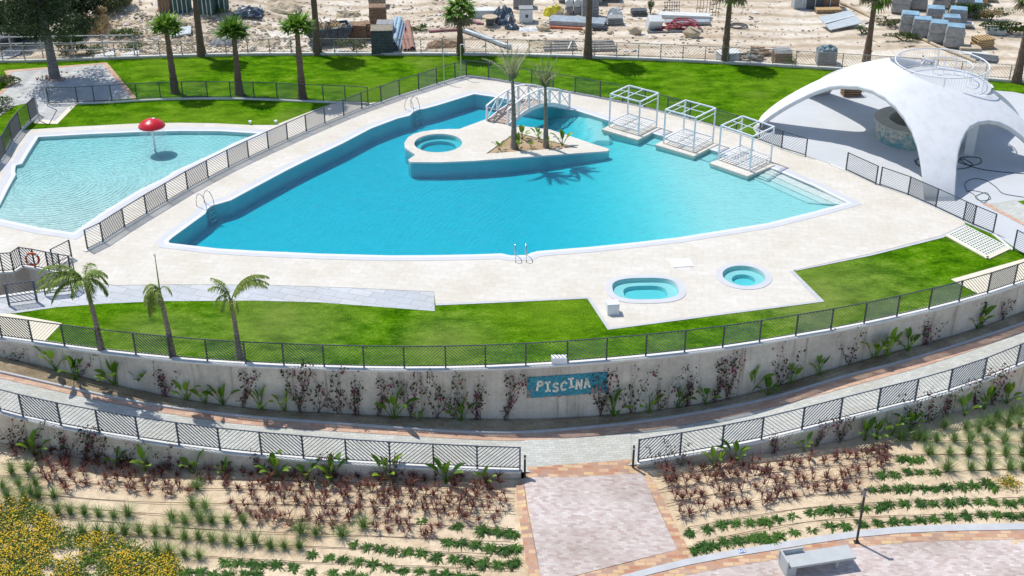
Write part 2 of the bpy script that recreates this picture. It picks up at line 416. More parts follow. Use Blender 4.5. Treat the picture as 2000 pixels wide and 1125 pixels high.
M['feather'] = mleaf('feather_grass_leaf', (.12, .22, .05), (.30, .42, .15))
M['spider'] = mleaf('dark_green_strap_leaf', (.022, .085, .010), (.095, .215, .03))
M['redleaf'] = mleaf('purple_red_leaf', (.095, .035, .032), (.27, .115, .085))
M['paddle'] = mleaf('broad_green_leaf', (.045, .14, .012), (.26, .42, .04), rough=.4)
M['boug_green'] = mleaf('dull_green_creeper_leaf', (.035, .05, .02), (.10, .12, .05))
M['boug'] = mleaf('magenta_creeper_leaf', (.13, .03, .055), (.30, .08, .13))
M['yellow'] = mleaf('yellow_petals', (.70, .33, .005), (.80, .55, .01), trans=.15)
M['flowerleaf'] = mleaf('flower_bed_leaf', (.05, .13, .015), (.20, .30, .05))
# fence louvre etc
def mwater(name, sc_=2.6, strength=.35, dist=.08, centre=(12, 52), ring=.9):
    m = bpy.data.materials.new(name); m.use_nodes = True; n = m.node_tree; n.nodes.remove(n.nodes['Principled BSDF'])
    out = n.nodes['Material Output']
    a = noise(n, sc_ * .7, 4, .6, dist=1.2)
    ge = N(n, 'ShaderNodeNewGeometry'); mp = N(n, 'ShaderNodeMapping'); mp.inputs['Location'].default_value = tuple(-k for k in centre) + (0,); n.links.new(ge.outputs['Position'], mp.inputs[0])
    wv = N(n, 'ShaderNodeTexWave', wave_type='RINGS', rings_direction='Z'); wv.inputs['Scale'].default_value = ring; wv.inputs['Distortion'].default_value = 7; wv.inputs['Detail'].default_value = 3; wv.inputs['Detail Scale'].default_value = .6; n.links.new(mp.outputs[0], wv.inputs['Vector'])
    ad = N(n, 'ShaderNodeMath', operation='MULTIPLY_ADD'); n.links.new(wv.outputs['Fac'], ad.inputs[0]); ad.inputs[1].default_value = .24; n.links.new(a, ad.inputs[2])
    bp = N(n, 'ShaderNodeBump'); bp.inputs['Strength'].default_value = strength; bp.inputs['Distance'].default_value = dist; n.links.new(ad.outputs[0], bp.inputs['Height'])
    tr = N(n, 'ShaderNodeBsdfTransparent'); gl = N(n, 'ShaderNodeBsdfGlossy'); gl.inputs['Roughness'].default_value = .04; n.links.new(bp.outputs[0], gl.inputs['Normal'])
    fr = N(n, 'ShaderNodeFresnel'); fr.inputs['IOR'].default_value = 1.3; n.links.new(bp.outputs[0], fr.inputs['Normal'])
    ms = N(n, 'ShaderNodeMixShader'); n.links.new(fr.outputs[0], ms.inputs[0]); n.links.new(tr.outputs[0], ms.inputs[1]); n.links.new(gl.outputs[0], ms.inputs[2])
    n.links.new(ms.outputs[0], out.inputs['Surface'])
    va = N(n, 'ShaderNodeVolumeAbsorption'); va.inputs['Color'].default_value = (0.0, .893, .955, 1); va.inputs['Density'].default_value = 1.6
    n.links.new(va.outputs[0], out.inputs['Volume']); return m
M['water'] = mwater('pool_water', 4.0, .6, .10, ring=1.1); M['kidwater'] = mwater('shallow_pool_water', 4.5, .9, .11, centre=(-24, 62), ring=1.2); M['spawater'] = mwater('spa_water', 5, .3, .04)
# ================================================================ GROUND CURVES
U_px = [(0, 664), (60, 672), (123, 681), (190, 690), (263, 698), (330, 705), (403, 711), (478, 716), (553, 719.5), (632, 722), (710, 724), (789, 725), (870, 724.5), (948, 722.5), (1027, 719), (1108, 714), (1185, 708), (1262, 701), (1338, 693), (1413, 684), (1485, 673), (1556, 661), (1625, 649.5), (1690, 637), (1754, 623), (1817, 608.5), (1876, 593.5), (1932, 577.5), (1983, 560)]
Uw = [G(a, b) for a, b in U_px]; UX = [p.x for p in Uw]; UYv = [p.y for p in Uw]
def UY(x): return smoothc(UX, UYv, x)
zb_px = [(0, 697), (125, 726), (250, 759), (376, 784), (500, 800), (625, 807), (750, 812), (875, 817), (1000, 820), (1100, 818), (1250, 806), (1375, 790), (1500, 761), (1650, 712), (1750, 687), (1875, 652), (2000, 609)]
ZX, ZV = [], []
for a, b in zb_px:
    z = -1.5
    for _ in range(20):
        x = G(a, b, z).x; z = zbelow(UY(x), b)
    ZX.append(x); ZV.append(z)
def zp(x, y=0): return smoothc(ZX, ZV, min(max(x, ZX[0] - 6), ZX[-1] + 6), 2.0) if ZX[0] - 5 < x < ZX[-1] + 5 else clampi(ZX, ZV, x)
def curve(lst, zf, off=0.0):
    P = [Gf(a, b, zf, off) for a, b in lst]; xs = [p.x for p in P]; ys = [p.y for p in P]
    return lambda x: smoothc(xs, ys, x)
KY = curve([(0, 728), (125, 757), (250, 784), (376, 803), (500, 817), (750, 836), (876, 845), (1000, 848), (1075, 843), (1250, 826), (1376, 805), (1500, 781), (1625, 744), (1750, 712), (1875, 674), (2000, 632)], zp)
EY = curve([(0, 739), (125, 768), (250, 794), (376, 816), (500, 832), (750, 849), (900, 858), (1000, 862), (1100, 857), (1225, 846), (1376, 823), (1500, 797), (1625, 766), (1750, 732), (1876, 693), (2000, 648)], zp)
WT = .12
LL = [Gf(a, b, zp, WT) for a, b in [(0, 802), (45, 814.6), (119, 831), (194, 844.5), (271, 857), (350, 869), (430, 879.5), (511, 887.5), (593, 895), (677, 902), (762, 907), (847, 911), (932, 915), (1018, 918)]]
LR = [Gf(a, b, zp, WT) for a, b in [(1244, 903), (1328, 888), (1410, 873.5), (1487, 858), (1566, 838.5), (1640, 820), (1714, 801), (1787, 783), (1853, 763.5), (1920, 741), (1985, 714)]]
XG0, XG1 = LL[-1].x, LR[0].x
Lall = LL + LR; LX = [p.x for p in Lall]; LYv = [p.y for p in Lall]
def LY(x): return smoothc(LX, LYv, x, .8)
# garden level below lower wall
gl_px = [(0, 868), (100, 888), (200, 906), (300, 917), (500, 926), (750, 937), (1000, 939)]
gr_px = [(1250, 918), (1376, 906), (1500, 888), (1650, 863), (1750, 842), (1876, 805), (2000, 775)]
def zwall(lst):
    xs, zs = [], []
    for a, b in lst:
        z = -2.8
        for _ in range(20):
            x = G(a, b, z).x; z = zbelow(LY(x) - .25, b)
        xs.append(x); zs.append(z)
    return xs, zs
glx, glz = zwall(gl_px); grx, grz = zwall(gr_px)
XGm = (XG0 + XG1) / 2
def zL(x):
    if x < XG0: return clampi(glx, glz, x)
    if x > XG1: return clampi(grx, grz, x)
    k0 = min(1, (x - XG0) / .45); k1 = min(1, (XG1 - x) / .45); k = min(k0, k1)
    base = clampi(glx, glz, x) if x < XGm else clampi(grx, grz, x)
    return base * (1 - k) + (zp(x) - .02) * k
def zg(x, y):
    d = LY(x) - y; t = min(max(d / 5.0, 0), 1); t = t * t * (3 - 2 * t) * .5 + t * .5
    z0 = zL(x)
    if y > LY(x) and XG0 < x < XG1: return zp(x)
    return z0 * (1 - t) + (-3.05) * t - max(0, d - 5) * .02
print('zpath', [round(v, 2) for v in ZV]); print('garden', [round(v, 2) for v in glz], [round(v, 2) for v in grz]); print('gap', XG0, XG1, 'zp', zp(XGm))
B_px = [(-40, 123), (0, 124.5), (125, 120), (208, 117), (376, 111), (500, 108.5), (750, 108), (1000, 109.5), (1150, 114), (1326, 120.5), (1500, 129.5), (1625, 137), (1750, 145), (1926, 157.5), (2000, 163)]
Bw = [G(a, b) for a, b in B_px]; BX = [p.x for p in Bw]; BYv = [p.y for p in Bw]
def BY(x): return smoothc(BX, BYv, x, 3)
def nz(x, y, s, seed=0):
    from mathutils import noise as mn
    return mn.noise(Vector((x * s + seed, y * s, seed * 1.7)))
def zfar(x, y):
    d = y - BY(x); k = min(max(d / 3, 0), 1)
    z = -.06 + k * (.10 * nz(x, y, .35) + .14 * nz(x, y, .12, 4))
    mx, my = -23.5, 94
    z += k * 1.3 * math.exp(-((x - mx) / 6.5) ** 2 - ((y - my) / 6) ** 2) * (1 + .5 * nz(x, y, .6, 2))
    if x < -30: z -= k * min(1.2, (-30 - x) * .12)
    return z
XS = [-46 + i * .5 for i in range(185)]
def columns(name, rows, mat, xs=XS, kind='structure'):
    """rows(x) -> list of (y, z) from near to far; one sheet"""
    mb = MB(); cols = [[(x, y, z) for y, z in rows(x)] for x in xs]; k = len(cols[0])
    vs = [p for c in cols for p in c]
    fs = [(i * k + j, (i + 1) * k + j, (i + 1) * k + j + 1, i * k + j + 1) for i in range(len(cols) - 1) for j in range(k - 1)]
    mb.add(vs, fs); o = mb.build(name, mat, smooth=False)
    if kind: o['kind'] = kind
    return o
XF = [-46 + i * .35 for i in range(264)]
XFg = sorted(XF + [XG0 + d for d in (-.05, .0, .15, .45)] + [XG1 - d for d in (-.05, .0, .15, .45)])
dl = [40, 25, 18, 14, 12, 10, 9, 8, 7, 6, 5, 4.5, 4, 3.5, 3, 2.5, 2, 1.5, 1, .7, .4, .15]
def rows_garden(x):
    y = LY(x); r = [(y - d, zg(x, y - d) + (.07 * nz(x, y - d, .5) * min(1, max(0, (abs(x - XGm) - 4) / 2)) if d > .5 and y - d > 36.5 else 0) - (.05 if (abs(x - XGm) < 4.2 or (y - d < 36 and x > -1)) and d > .3 else 0)) for d in dl]
    return r
gsoil = columns('garden_soil', rows_garden, M['sand'], XFg)
# bed in front of the upper wall, brick strip and paved path
columns('planting_bed', lambda x: [(KY(x) + (UY(x) - KY(x)) * t, zp(x) + .03 + (.05 + .05 * nz(x, t * 3, 1.2)) * (t > 0) * (t < 1)) for t in (0, .2, .4, .6, .8, 1.0)], M['bedsoil'])
columns('brick_strip', lambda x: [(EY(x), zp(x) + .012), (KY(x), zp(x) + .012)], M['brickpath'])
columns('paved_path', lambda x: [(LY(x) + .0 * 1, zp(x)), ((LY(x) + EY(x)) / 2, zp(x)), (EY(x), zp(x))], M['greypaver'])
def ribbon_solid(name, xs, y0, y1, z0, z1, mat, extra=None):
    mb = MB(); vs = []
    for x in xs:
        a, b, c, d = y0(x), y1(x), z0(x), z1(x); vs += [(x, a, c), (x, b, c), (x, b, d), (x, a, d)]
    n = len(xs); fs = []
    for i in range(n - 1):
        o = 4 * i
        for k in range(4): fs.append((o + k, o + 4 + k, o + 4 + (k + 1) % 4, o + (k + 1) % 4))
    fs += [(3, 2, 1, 0), tuple(4 * (n - 1) + k for k in range(4))]
    mb.add(vs, fs); return mb.build(name, mat)
o = ribbon_solid('kerb', XS, lambda x: KY(x) - .05, lambda x: KY(x) + .05, lambda x: zp(x) - .1, lambda x: zp(x) + .09, M['kerb']); tag(o, kind='structure')
# ---------------- upper retaining wall (thing with parts)
def wall_thing(name, label, xs, yf, zt, zbot, thick, mats, cop=.08, over=.03):
    mid = xs[len(xs) // 2]; loc = Vector((mid, yf(mid), zbot(mid)))
    r = thing(name, loc, label, 'wall')
    a = ribbon_solid('concrete_face', xs, yf, lambda x: yf(x) + thick, lambda x: zbot(x), lambda x: zt(x) - cop, mats[0])
    b_ = ribbon_solid('coping', xs, lambda x: yf(x) - over, lambda x: yf(x) + thick + over, lambda x: zt(x) - cop, zt, mats[1])
    for q in (a, b_):
        q.parent = r; q.matrix_parent_inverse = Matrix.Translation(-loc)
    return r
wall_thing('retaining_wall', 'tall curved concrete wall with stained face between the front lawn and the planted bed', XS, UY, lambda x: .05, lambda x: zp(x) - .5, .32, (M['wall'], M['coping_white']))
xl = [x for x in XS if x < XG0 - .1] + [XG0]; xr = [XG1] + [x for x in XS if x > XG1 + .1]
wall_thing('retaining_wall', 'low curved concrete wall left of the entrance, below the paved path', xl, lambda x: LY(x) - .12, lambda x: zp(x) + WT, lambda x: zL(x) - .5, .26, (M['wall'], M['coping_white']))
wall_thing('retaining_wall', 'low curved concrete wall right of the entrance, below the paved path', xr, lambda x: LY(x) - .12, lambda x: zp(x) + WT, lambda x: zL(x) - .5, .26, (M['wall'], M['coping_white']))
# ---------------- far yard
def rows_far(x):
    y = BY(x); ds = [.1, .6, 1.2, 2, 3, 4, 5, 6, 7, 8, 9, 10, 11, 12, 13, 14, 15, 16, 17, 18, 20, 22, 24, 27, 30, 35, 40, 50, 70, 110, 200, 700]
    return [(y + d, zfar(x, y + d)) for d in ds]
XY = [-400, -200, -120, -80, -60] + [-50 + i * .6 for i in range(167)] + [60, 80, 120, 200, 400]
BY0 = BY
def BYc(x): return BY0(min(max(x, -60), 60))
_by = BYc
def rows_far(x):
    y = BYc(x); ds = [.1, .6, 1.2, 2, 3, 4, 5, 6, 7, 8, 9, 10, 11, 12, 13, 14, 15, 16, 17, 18, 20, 22, 24, 27, 30, 35, 40, 50, 70, 110, 200, 700]
    return [(y + d, zfar(min(max(x, -60), 60), y + d)) for d in ds]
columns('yard_ground', rows_far, M['yard'], XY)
xb = [-46 + i for i in range(93)]
wall_thing('boundary_kerb', 'low pale concrete edge under the back fence between lawn and building yard', xb, BY, lambda x: .16, lambda x: -.4, .22, (M['wall'], M['coping_white']), cop=.05, over=.01)
# ================================================================ POOLS AND DECK
pool_px = [(331, 475), (329, 471), (337, 464), (401, 417.5), (406, 408), (414, 402), (427, 398.5), (451, 391.5), (500, 365), (560, 333), (600, 313), (668, 281), (726, 250.6), (776, 232), (800, 226), (809, 218), (818, 214.5), (830, 212.5), (851, 207), (926, 184), (961, 189), (1040, 203), (1123, 215.5), (1188, 236), (1300, 268), (1420, 302), (1515, 332), (1590, 364), (1654, 396), (1590, 413.5), (1500, 436), (1426, 448), (1326, 464), (1240, 474), (1150, 483), (1050, 491), (1037, 494.5), (1029, 498.5), (1000, 499.5), (990, 498), (980, 495.5), (926, 497.5), (845, 499), (763, 499.5), (625, 496), (500, 490.5), (426, 486)]
POOL = px2(pool_px)
kid_px = [(75, 268), (170, 262.5), (276, 258), (350, 256), (430, 256.5), (503, 261), (455, 280.5), (426, 296), (380, 317), (338, 336), (328, 343.5), (316, 350.5), (276, 369), (200, 415), (143, 455), (80, 445.5), (0, 428), (-30, 423), (0, 400), (16, 368), (31, 341), (29, 334), (31, 323), (43, 320), (56, 298)]
KID = px2(kid_px)
spa_r_c = G(1453, 540); SPR = .98
spa_o_c = G(1261, 565)
def superel(c, a, b, p, rot, n=48):
    out = []
    for i in range(n):
        t = 2 * math.pi * i / n; ct, st = math.cos(t), math.sin(t)
        x = a * math.copysign(abs(ct) ** (2 / p), ct); y = b * math.copysign(abs(st) ** (2 / p), st)
        out.append(Vector((c.x + x * math.cos(rot) - y * math.sin(rot), c.y + x * math.sin(rot) + y * math.cos(rot))))
    return out
def ring(c, r, n=40): return superel(c, r, r, 2, 0, n)
DXO = [ring(spa_r_c, 1.28), superel(spa_o_c, 1.80, 1.32, 2.7, R(2))]
DXI = [ring(spa_r_c, .98), superel(spa_o_c, 1.50, 1.0, 2.9, R(2))]
stair_px = [(-60, 540), (0, 534), (28, 531.5), (46, 521), (139, 539.5), (143, 560), (0, 581), (-60, 588)]
STAIR = px2(stair_px)
fenceNE_px = [(911, 149), (954, 154), (996, 161), (1038, 168), (1080, 175), (1123, 182.5), (1172, 191.5), (1216, 200.5), (1259, 211), (1303, 222), (1347, 233.5), (1393, 246), (1437, 260), (1482, 275), (1526, 291.5), (1573, 306), (1622, 322), (1652, 334), (1715, 362), (1773, 382.5), (1827, 406.5), (1881, 432), (1900, 440.5), (1939, 456)]
fenceNW_px = [(171.5, 489), (201.7, 474), (244, 446), (287, 419.5), (327, 395.5), (367, 371.5), (407, 350), (447, 329), (486, 310), (524.6, 292), (562, 275), (598.5, 258.8), (635, 243), (671.6, 228), (707, 214), (744.7, 200.8), (780.7, 188), (818, 176.7), (853, 165), (889, 154.5), (911, 149)]
deck_px = [(-120, 400), (-40, 350), (0, 317), (11, 301.5), (24.5, 277), (41, 256.5), (50, 254), (120, 249), (276, 241), (350, 240), (420, 241), (488, 244.5), (537, 244.5), (590, 224), (644, 204), (676, 199), (719, 201.5), (744.7, 198.8), (780.7, 186), (818, 174.7), (853, 163), (889, 152.5), (911, 147)] + [(a, b - 1.5) for a, b in fenceNE_px[1:22]] + [(1885, 438), (1839, 460), (1700, 495.6), (1549, 528), (1610, 589), (1400, 616), (1187, 644), (1147, 583), (1000, 590), (851, 596.5), (848, 570), (760, 566), (680, 562), (500, 556.5), (340, 556), (225, 557.5), (196, 553), (150, 558)] + [(-200, 600), (-200, 500)]
# region left of the stairs: paving continues behind the stair opening
DECK = px2(deck_px[:-2]) + px2([(143, 560), (139, 539.5), (46, 521), (28, 531.5), (0, 534), (-60, 540), (-120, 545)])
patch('deck_paving', DECK, .012, M['deck'], [offset(POOL, .02), offset(KID, .02)] + DXO)
bpy.data.objects['deck_paving']['kind'] = 'structure'
# lawn base, with a clearance hole round the pools / spas / stair (all inside the paved area)
lawn_out = [Vector((x, UY(x) + .3)) for x in XS[::2]] + [Vector((x, BY(x) + .15)) for x in reversed(XS[::3])]
holeA = px2([(100, 300), (300, 270), (480, 262.5), (200, 420), (143, 453), (20, 425), (45, 325)])
holesL = [offset(POOL, .12), offset(KID, .12), offset(DXO[0], .02), offset(DXO[1], .02), STAIR]
o = patch('lawn', lawn_out, 0.0, M['lawn'], holesL); tag(o, kind='structure')
def rim(name, outer, inner, z0, z1, mat, kind='structure'):
    o = patch(name, outer, z1, mat, [inner]); 
    if kind: o['kind'] = kind
    return o
rim('pool_coping', offset(POOL, .55), offset(POOL, .22), 0, .022, M['coping'])
rim('kid_pool_coping', offset(KID, .6), offset(KID, .22), 0, .022, M['coping'])
rim('pool_overflow', offset(POOL, .22), POOL, 0, .020, M['overflow'])
rim('pool_overflow', offset(KID, .22), KID, 0, .020, M['overflow'])
def poolwalls(name, poly, ztop, zbot, mat):
    mb = MB(); P = [(p[0], p[1]) for p in poly]; n = len(P)
    mb.add([(x, y, zbot) for x, y in P] + [(x, y, ztop) for x, y in P], [(i, (i + 1) % n, n + (i + 1) % n, n + i) for i in range(n)])
    o = mb.build(name, mat); tag(o, kind='structure'); return o
WL = -.045
poolwalls('pool_wall', POOL, .020, -1.9, M['mosaic']); poolwalls('kid_pool_wall', KID, .020, -.8, M['mosaic'])
def pdepth(x, y):
    # deep on the left, a long slope to the shallow end on the right
    s = x + (y - 60) * .10
    t = min(max((s + .5) / 11.5, 0), 1); t = t * t * (3 - 2 * t)
    yi = G(1100, 262).y
    if y > yi - .5 and s < 6.5:
        q = min(max((s - 3.0) / 2.6, 0), 1); t = min(t, 0) + int(q * 7) / 7.0
    return .90 - t * .69
def floor_grid(name, poly, dep, mat, st=.25):
    mb = MB(); P = offset(poly, .3)
    x0 = min(p.x for p in P); x1 = max(p.x for p in P); y0 = min(p.y for p in P); y1 = max(p.y for p in P)
    nx, ny = int((x1 - x0) / st) + 2, int((y1 - y0) / st) + 2; idx = {}; vs = []; fs = []
    ins = {}
    for i in range(nx):
        for j in range(ny): ins[i, j] = inpoly((x0 + i * st, y0 + j * st), P)
    def vid(i, j):
        if (i, j) not in idx:
            x, y = x0 + i * st, y0 + j * st; idx[i, j] = len(vs); vs.append((x, y, -dep(x, y)))
        return idx[i, j]
    for i in range(nx - 1):
        for j in range(ny - 1):
            if any(ins[a, b_] for a, b_ in ((i, j), (i + 1, j), (i, j + 1), (i + 1, j + 1))):
                fs.append((vid(i, j), vid(i + 1, j), vid(i + 1, j + 1), vid(i, j + 1)))
    mb.add(vs, fs); o = mb.build(name, mat); tag(o, kind='structure'); return o
floor_grid('pool_floor', POOL, pdepth, M['mosaic'])
def kdepth(x, y):
    a = G(276, 258); t = min(max((a.y - y) / 17.0, 0), 1); return .21 - .13 * t
floor_grid('kid_pool_floor', KID, kdepth, M['kidmosaic'], .5)
# steps along the far right edge of the main pool
e0, e1 = G(1500, 328).to_2d(), G(1654, 396).to_2d(); ed = (e1 - e0).normalized(); en = Vector((ed.y, -ed.x))
if en.y > 0: en = -en
for k, (wd, zt) in enumerate(((.45, -.07), (.9, -.11), (1.35, -.16))):
    mb = MB(); a = e0 - ed * 1.0 + en * -.1; b_ = e1 + ed * .2 + en * -.1
    mb.poly_prism([a, b_, b_ + en * (wd + .1) - ed * (wd * 1.2), a + en * (wd + .1)], -.6, zt)
    tag(mb.build('pool_step', M['mosaic']), kind='structure')
def water(name, poly, z, mat, depth, holes=()):
    P = [Vector(p) for p in offset(poly, .03)]
    mb = patch(None, P, z, None, [], build=False)
    n0 = len(mb.v); top = list(mb.f); vs = list(mb.v)
    mb2 = MB(); mb2.add(vs, top); mb2.add([(x, y, z - depth) for x, y, _ in vs], [tuple(reversed(f)) for f in top])
    n = len(P); base = len(mb2.v)
    mb2.add([(p.x, p.y, z) for p in P] + [(p.x, p.y, z - depth) for p in P], [(n + i, n + (i + 1) % n, (i + 1) % n, i) for i in range(n)])
    # weld
    import bmesh
    o = mb2.build(name, mat); bm = bmesh.new(); bm.from_mesh(o.data); bmesh.ops.remove_doubles(bm, verts=bm.verts, dist=1e-4); bmesh.ops.recalc_face_normals(bm, faces=bm.faces); bm.to_mesh(o.data); bm.free()
    tag(o, kind='structure'); return o
water('pool_water', POOL, WL, M['water'], 1.8)
water('kid_pool_water', KID, WL, M['kidwater'], .7)
# ---------------- island
isl_px = [(789.5, 279), (797, 268), (808, 261.5), (826, 256.5), (851, 253), (875, 251.8), (896, 252), (951, 232), (1010, 245), (1075, 253), (1113, 265.5), (1160, 281.5), (1188, 290), (1190, 292.5), (1186, 295), (1100, 301), (1000, 308.5), (926, 314), (860, 316.8), (802, 316.5), (797, 312), (811, 302), (793, 290), (791, 288)]
isl_px = [(a, b) for a, b in isl_px]
ISL = px2(isl_px, .05)
ic = G(856, 279, .05); IR = 1.36
spaI = superel(ic, IR, IR * 1.0, 2, 0, 44)
pl_px = [(949, 300), (1003, 261), (1012, 259.5), (1127, 287.5)]
PLN = px2(pl_px, .05)
isl = thing('pool_island', (ISL[0].x, ISL[0].y, 0), 'fish shaped stone island in the main pool with a round spa and a planted triangle', 'island')
def adopt(o, r):
    o.parent = r; o.matrix_parent_inverse = Matrix.Translation(-Vector(r.location)); return o
adopt(patch('paved_top', ISL, .05, M['deck'], [spaI, PLN]), isl)
mb = MB(); n = len(ISL); mb.add([(p.x, p.y, -1.6) for p in ISL] + [(p.x, p.y, .05) for p in ISL], [(i, (i + 1) % n, n + (i + 1) % n, n + i) for i in range(n)])
adopt(mb.build('mosaic_side', M['mosaic']), isl)
mb = MB(); mb.lathe((ic.x, ic.y, 0), [(IR, .05), (IR, -.24), (IR - .36, -.26), (IR - .38, -.44), (IR - .42, -.45)], 44); mb.disc((ic.x, ic.y, -.45), IR - .42, 44)
adopt(mb.build('spa_basin', M['mosaic']), isl)
mb = MB(); n = 44
mb.lathe((ic.x, ic.y, 0), [(IR - .002, -.05), (IR - .002, -.60)], 44); mb.disc((ic.x, ic.y, -.05), IR - .002, 44); mb.add([(v[0], v[1], -.60) for v in mb.v[:44]], [tuple(reversed(range(44)))])
import bmesh
def weld(o):
    bm = bmesh.new(); bm.from_mesh(o.data); bmesh.ops.remove_doubles(bm, verts=bm.verts, dist=1e-4); bmesh.ops.recalc_face_normals(bm, faces=bm.faces); bm.to_mesh(o.data); bm.free(); return o
adopt(weld(mb.build('spa_water', M['spawater'])), isl)
adopt(patch('planter_soil', offset(PLN, .0), .0, M['planter_soil']), isl)
mb = MB(); P = PLN; n = len(P); mb.add([(p.x, p.y, -.05) for p in P] + [(p.x, p.y, .05) for p in P], [(i, (i + 1) % n, n + (i + 1) % n, n + i) for i in range(n)])
adopt(mb.build('planter_edge', M['kerb']), isl)
# ---------------- day bed plinths and frames
def daybed(Lp, Fp, Rp, posts, label1, label2):
    a, b_, c = [G(*p, .07).to_2d() for p in (Lp, Fp, Rp)]; d = a + c - b_
    r = thing('plinth', (b_.x, b_.y, 0), label1, 'plinth', 'stone plinths at the pool edge')
    q = MB(); q.poly_prism([a, b_, c, d], -.09, .07); adopt(q.build('stone_slab', M['deck'], bevel=.01), r)
    q = MB(); cc = (a + c) / 2; P = [cc + (p - cc) * .965 for p in (a, b_, c, d)]; q.poly_prism(P, -1.3, -.09); adopt(q.build('mosaic_base', M['mosaic']), r)
    pl, pf, pr = [G(*p, .07).to_2d() for p in posts]; pb = pl + pr - pf; H = 2.05; z0 = .072
    r = thing('canopy_bed', (pf.x, pf.y, z0), label2, 'day bed', 'white canopy bed frames along the pool edge')
    C4 = [pl, pf, pr, pb]; v3 = lambda p, z: Vector((p.x, p.y, z))
    for p in C4:
        q = MB(); q.box((p.x, p.y, z0 + H / 2), (.07, .07, H), math.atan2((pr - pf).y, (pr - pf).x)); adopt(q.build('post', M['white']), r)
    q = MB()
    for i in range(4): q.beam(v3(C4[i], z0 + H - .03), v3(C4[(i + 1) % 4], z0 + H - .03), .07, .07)
    for t in (.5,):
        q.beam(v3(pl.lerp(pf, t), z0 + H - .03), v3(pb.lerp(pr, t), z0 + H - .03), .035, .035)
        q.beam(v3(pf.lerp(pr, t), z0 + H - .03), v3(pl.lerp(pb, t), z0 + H - .03), .035, .035)
    for i in range(4): q.beam(v3(C4[i], z0 + H - .32), v3(C4[(i + 1) % 4], z0 + H - .32), .03, .03) if i % 2 else None
    adopt(q.build('top_frame', M['white']), r)
    q = MB(); zz = z0 + .28
    for i in range(4): q.beam(v3(C4[i], zz), v3(C4[(i + 1) % 4], zz), .05, .06)
    for k in range(1, 11): q.beam(v3(pl.lerp(pf, k / 11), zz), v3(pb.lerp(pr, k / 11), zz), .045, .02)
    for k in range(1, 7): q.beam(v3(pl.lerp(pf, .12).lerp(pb.lerp(pr, .12), k / 7), zz + .05), v3(pl.lerp(pf, .5).lerp(pb.lerp(pr, .5), k / 7), zz + .05), .03, .02)
    for k in (1, 2, 3): q.beam(v3(pf.lerp(pr, k / 4), zz - .03), v3(pl.lerp(pb, k / 4), zz - .03), .04, .03)
    adopt(q.build('slatted_base', M['white']), r)
daybed((1175, 252), (1246, 273), (1290, 250), ((1190, 248), (1247, 264), (1282, 246)), 'stone plinth in the pool nearest the bridge, carrying a bed frame', 'white metal canopy bed frame nearest the bridge')
daybed((1279, 282), (1355, 305), (1403, 281), ((1296, 280), (1354, 297), (1392, 277)), 'stone plinth in the pool, middle one of three', 'white metal canopy bed frame in the middle of the row of three')
daybed((1385, 318), (1460, 344), (1514, 322), ((1403, 312.5), (1464, 335), (1505, 315)), 'stone plinth in the pool nearest the white pavilion', 'white metal canopy bed frame nearest the white pavilion')
# ---------------- spa tubs in the deck
def spa(c, outer, inner, label, seat):
    r = thing('spa_tub', (c.x, c.y, 0), label, 'spa tub')
    n = len(outer)
    q = MB(); o4 = [(outer, -.02), (outer, .035), (inner, .05)]
    vs = []; 
    for P, z in o4: vs += [(p.x, p.y, z) for p in P]
    q.add(vs, [(k * n + i, k * n + (i + 1) % n, (k + 1) * n + (i + 1) % n, (k + 1) * n + i) for k in range(2) for i in range(n)])
    adopt(q.build('rim', M['coping']), r)
    cc = Vector((c.x, c.y)); sc_ = lambda P, k: [cc + (p - cc) * k for p in P]
    q = MB(); L = [(inner, .05), (inner, .03), (sc_(inner, .95), -.16), (sc_(inner, seat), -.18), (sc_(inner, seat * .93), -.36)]; vs = []
    for P, z in L: vs += [(p.x, p.y, z) for p in P]
    k = len(L); q.add(vs, [(a * n + i, a * n + (i + 1) % n, (a + 1) * n + (i + 1) % n, (a + 1) * n + i) for a in range(k - 1) for i in range(n)] + [tuple((k - 1) * n + i for i in range(n))])
    adopt(q.build('basin', M['mosaic'], smooth=False), r)
    q = MB(); P = sc_(inner, 1.002); q.poly_prism(P, -.45, .02); adopt(weld(q.build('water', M['spawater'])), r)
DXO = [ring(spa_r_c, 1.28, 40), superel(spa_o_c, 1.80, 1.32, 2.7, R(2))]; DXI = [ring(spa_r_c, .98, 40), superel(spa_o_c, 1.50, 1.0, 2.9, R(2))]
spa(spa_r_c, DXO[0], DXI[0], 'round sunken spa tub with pale rim on the cream paving', .55)
spa(spa_o_c, DXO[1], DXI[1], 'large oblong sunken spa tub with pale rim beside the white box', .66)
# ---------------- overlays: paths, pads
def flat(name, pts, z, mat): return tag(patch(name, px2(pts, z), z, M[mat]), kind='structure')
flat('grey_path', [(196, 553), (225, 557.5), (340, 556), (500, 556.5), (680, 562), (760, 566), (848, 570), (849, 607.5), (750, 600), (625, 590.5), (500, 587), (320, 588), (200, 593), (110, 600), (30, 611.5), (-40, 614), (-150, 620), (-150, 594), (-60, 588.5), (0, 581.5), (143, 560.5), (150, 558)], .008, 'greytile')
flat('concrete_pad', [(-60, 611), (20, 612.5), (121, 631), (84, 669), (40, 664), (-60, 650)], .016, 'creampad')
flat('concrete_pad', [(1857, 545.5), (2000, 505), (2080, 480), (2080, 530), (1983, 556), (1917, 577)], .016, 'creampad')
flat('lawn_edging', [(1885, 438), (1839, 460), (1700, 495.6), (1549, 528), (1556, 528.5), (1702, 499), (1842, 464), (1890, 441.5)], .02, 'kerb')
flat('lawn_edging', [(1549, 528), (1610, 589), (1400, 616), (1187, 644), (1147, 583), (1000, 590), (851, 596.5), (851, 592.5), (1000, 586.5), (1152, 579.5), (1192, 640), (1400, 612), (1597, 587), (1542, 529.5)], .018, 'kerb')
